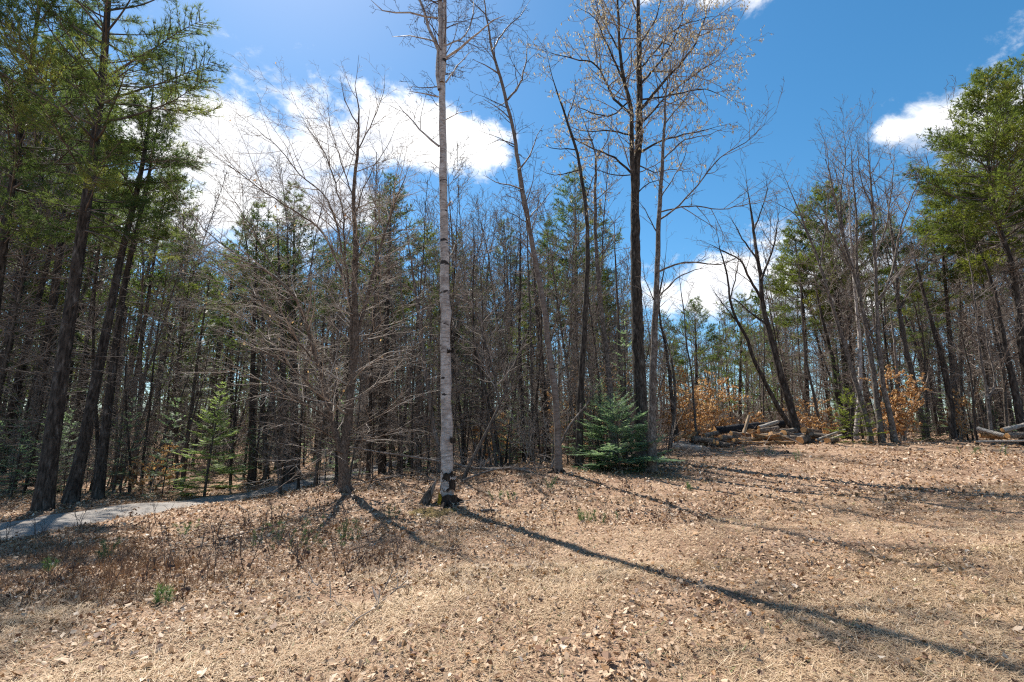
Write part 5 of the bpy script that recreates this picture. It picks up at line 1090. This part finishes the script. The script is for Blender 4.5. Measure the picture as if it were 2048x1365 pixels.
def build_weed_carpet():
    rs = np.random.RandomState(47); n = 26000; px = rs.uniform(-150, 900, n); Y = rs.uniform(5.0, 11.5, n); x = (px - 1024) / F * Y / 1.04; dn = drift(x * 1.3 + 4, Y * 1.2)
    lim = np.clip(1.1 - np.abs(Y - (6.9 + .0008 * px)) / 3.4, 0, 1); k = (rs.random_sample(n) < .62 * lim * dn ** 1.8 * np.clip((900 - px) / 500, 0, 1)) & ~on_path(x, Y); x, Y = x[k], Y[k]; N = len(x)
    pos = np.stack([x, Y, hts(x, Y)], 1); d = np.stack([rs.normal(0, .45, N), rs.normal(0, .45, N), np.ones(N)], 1); d /= np.linalg.norm(d, axis=1, keepdims=True)
    V, Fc, t = tufts(pos, d, 4, .15, .4, .0042, 48, .05)
    o = obj('dead_undergrowth', make_mesh('dead_undergrowth', V, [Fc], M['dead_weed'], False, t)); tag(o, 'low reddish-brown dead undergrowth on the left slope', 'undergrowth', kind='stuff')
build_weed_carpet()
def weed_proto(seed, H):
    r = random.Random(seed); T = Tubes(); 
    for k in range(r.randint(1, 3)):
        p = walk(Vector((r.gauss(0, .03), r.gauss(0, .03), -.02)), Vector((r.gauss(0, .25), r.gauss(0, .25), 1)), H * r.uniform(.6, 1.1), 6, .10, .02, r); T.add(p, [.0060 * (1 - .6 * i / 6) for i in range(7)], 4)
        for q in range(r.randint(2, 5)):
            i = r.randint(2, 5); T.add(walk(p[i], (p[i + 1] - p[i]).normalized() + gv(r, .6), H * r.uniform(.12, .35), 3, .15, .02, r), [.004, .0035, .003, .0025], 3)
    o = thing('dead_weed', 'x', 'weed', (0, 0, 0)); kid('stems', T.mesh('weed_stems', M['twig_birch']), o)
    n = r.randint(0, 14); 
    if n:
        A = [[], [], [], []]; sz = []
        for _ in range(n):
            p = Vector((r.gauss(0, .10), r.gauss(0, .10), abs(r.gauss(0, .10)) + .02)); d = gv(r).normalized(); x = gv(r); x = (x - d * x.dot(d)).normalized()
            for l, v in zip(A, (p, x, d, d.cross(x))): l.append(tuple(v))
            sz.append(r.uniform(.03, .07))
        V, Fc, t = leaves(*[np.array(l) for l in A], np.array(sz), seed, .8, np.random.RandomState(seed).uniform(0, .3, n)); kid('leaves', make_mesh('weed_leaves', V, [Fc], M['litter'], True, t), o)
    return o
WEEDS = [weed_proto(900 + i, h) for i, h in enumerate([.45, .6, .3, .5, .35, .7])]
rw = random.Random(66)
WEED_SPOTS = []
for _ in range(80):
    px = rw.gauss(430, 260); Y = rw.uniform(5.3, 11)
    if not -80 < px < 1100: continue
    p = gpt(px, Y)
    if on_path(np.array([p.x]), np.array([p.y]))[0]: continue
    dup(WEEDS[rw.randrange(6)], p, rw.uniform(0, 6.28), rw.uniform(.55, 1.05), 'dead weed ' + ('low on slope ' if p.y < 7 else 'midslope ' if p.y < 9 else 'high on slope ') + col(p.x, p.y).replace('behind', 'below'), 'weeds on the left slope')
for _ in range(34):
    px = rw.uniform(950, 1500); Y = rw.uniform(7.5, 12); p = gpt(px, Y); dup(WEEDS[rw.randrange(6)], p, rw.uniform(0, 6.28), rw.uniform(.4, .85), 'thin dead weed in open grass ' + col(p.x, p.y).replace('behind', 'before'), 'weeds right of the birch')
def seedling(label, px, Y, H, n, seed, spread=.12, yellow=.4):
    r = random.Random(seed); g = gpt(px, Y); o = thing('pine_seedling', label, 'seedling', g); T = Tubes(); pos, dr = [], []
    for _ in range(n):
        p = walk(Vector((r.gauss(0, spread), r.gauss(0, spread), -.01)), Vector((r.gauss(0, .3), r.gauss(0, .3), 1)), H * r.uniform(.5, 1), 4, .1, .02, r); T.add(p, [.004, .0035, .003, .0025, .002], 3)
        for i in range(1, 5):
            for _k in range(3): pos.append(tuple(p[i] + gv(r, .012))); dr.append(tuple(((p[i] - p[i - 1]).normalized() + gv(r, .45)).normalized()))
    kid('stems', T.mesh('seedling_stems', M['twig']), o); V, Fc, t = tufts(pos, dr, 9, .07, .5, .0022, seed); kid('needles', make_mesh('seedling_needles', V, [Fc], M['seedling'], False, np.clip(t - .42 + yellow, 0, 1)), o)
for i, (lab, px, Y, H, n, sp, ye) in enumerate([('bright green seedling tuft low in the left foreground', 352, 5.15, .16, 5, .04, .6), ('largest green pine seedling cluster on the left slope', 618, 7.6, .5, 8, .2, .35), ('green seedling left of the largest cluster, near the weeds', 560, 8.2, .36, 4, .12, .5),
    ('seedling cluster just right of the largest one', 700, 7.9, .36, 6, .15, .35), ('small dark green seedling casting a shadow right of the white birch', 1100, 11.0, .32, 4, .05, .35), ('spreading green seedling halfway to the leaning birch', 1010, 10.3, .2, 5, .14, .4),
    ('green grassy seedling in the middle lawn', 1162, 8.6, .24, 5, .08, .6), ('faint green seedling right of the middle one', 1215, 8.3, .2, 3, .1, .4), ('yellow-green seedling on the left slope nearest the path', 400, 9.0, .3, 5, .2, .75), ('dark seedling below the white birch', 786, 9.6, .28, 4, .08, .25),
    ('small seedling on the lawn before the log pile', 1598, 14.5, .35, 3, .1, .6), ('tiny seedling in the lawn shadow below the maple', 1378, 10.8, .22, 3, .06, .5), ('green sprout patch right of the clearing near the logs', 1960, 14.6, .35, 6, .35, .6), ('sprout in front of the log pile', 1520, 16.2, .3, 5, .25, .7),
    ('small seedling beside the weeds at far left', 240, 7.4, .26, 4, .12, .45), ('seedling at the left edge of the weeds', 130, 6.6, .2, 3, .06, .4)]): seedling(lab, px, Y, H, n, 950 + i, sp, ye)
def moss_mound():
    c = gpt(865, 9.9); r = random.Random(8); n = 24; V = []
    for i in range(n):
        for j in range(n):
            x, y = (i / (n - 1) - .5) * 1.1, (j / (n - 1) - .5) * .8; e = max(0, 1 - (x / .5) ** 2 - (y / .34) ** 2 - .5 * math.sin(9 * x + 1) * math.sin(11 * y) - .25 * math.sin(23 * x) * math.sin(19 * y + 2)); V.append((x, y, hz(c.x + x, c.y + y) - c.z - .03 + .075 * e ** .6 + r.gauss(0, .010) * (e > 0)))
    i = np.arange(n * n).reshape(n, n); q = np.stack([i[:-1, :-1], i[1:, :-1], i[1:, 1:], i[:-1, 1:]], -1).reshape(-1, 4)
    tag(obj('moss_mound', make_mesh('moss_mound', np.array(V), [q], M['moss_green']), None, c), 'low mossy mound at the foot of the white birch', 'moss')
moss_mound()

for lst in (BARE, PINES, SPRUCE, FIRS, BRUSH): 
    for pr, _h in lst: drop(pr)
for pr in WEEDS: drop(pr)

def tell_apart():
    seen = {}
    for o in list(COL.objects):
        if o.parent is None and 'group' in o and o.get('label', 'x') != 'x': seen.setdefault(o['label'], []).append(o)
    ORD = [w + ' from left' for w in ('', 'second', 'third', 'fourth', 'fifth', 'sixth', 'seventh', 'eighth', 'ninth', 'tenth', 'eleventh', 'twelfth', 'thirteenth', 'fourteenth', 'fifteenth', 'sixteenth')]; ORD[0] = 'leftmost'
    for lab, l in seen.items():
        if len(l) < 2 or len(l) > 16 or len(lab.split()) > 13: continue
        l.sort(key=lambda o: o.location.x / o.location.y)
        for i, o in enumerate(l): o['label'] = lab + ', ' + ('rightmost' if i == len(l) - 1 else ORD[i])
tell_apart()
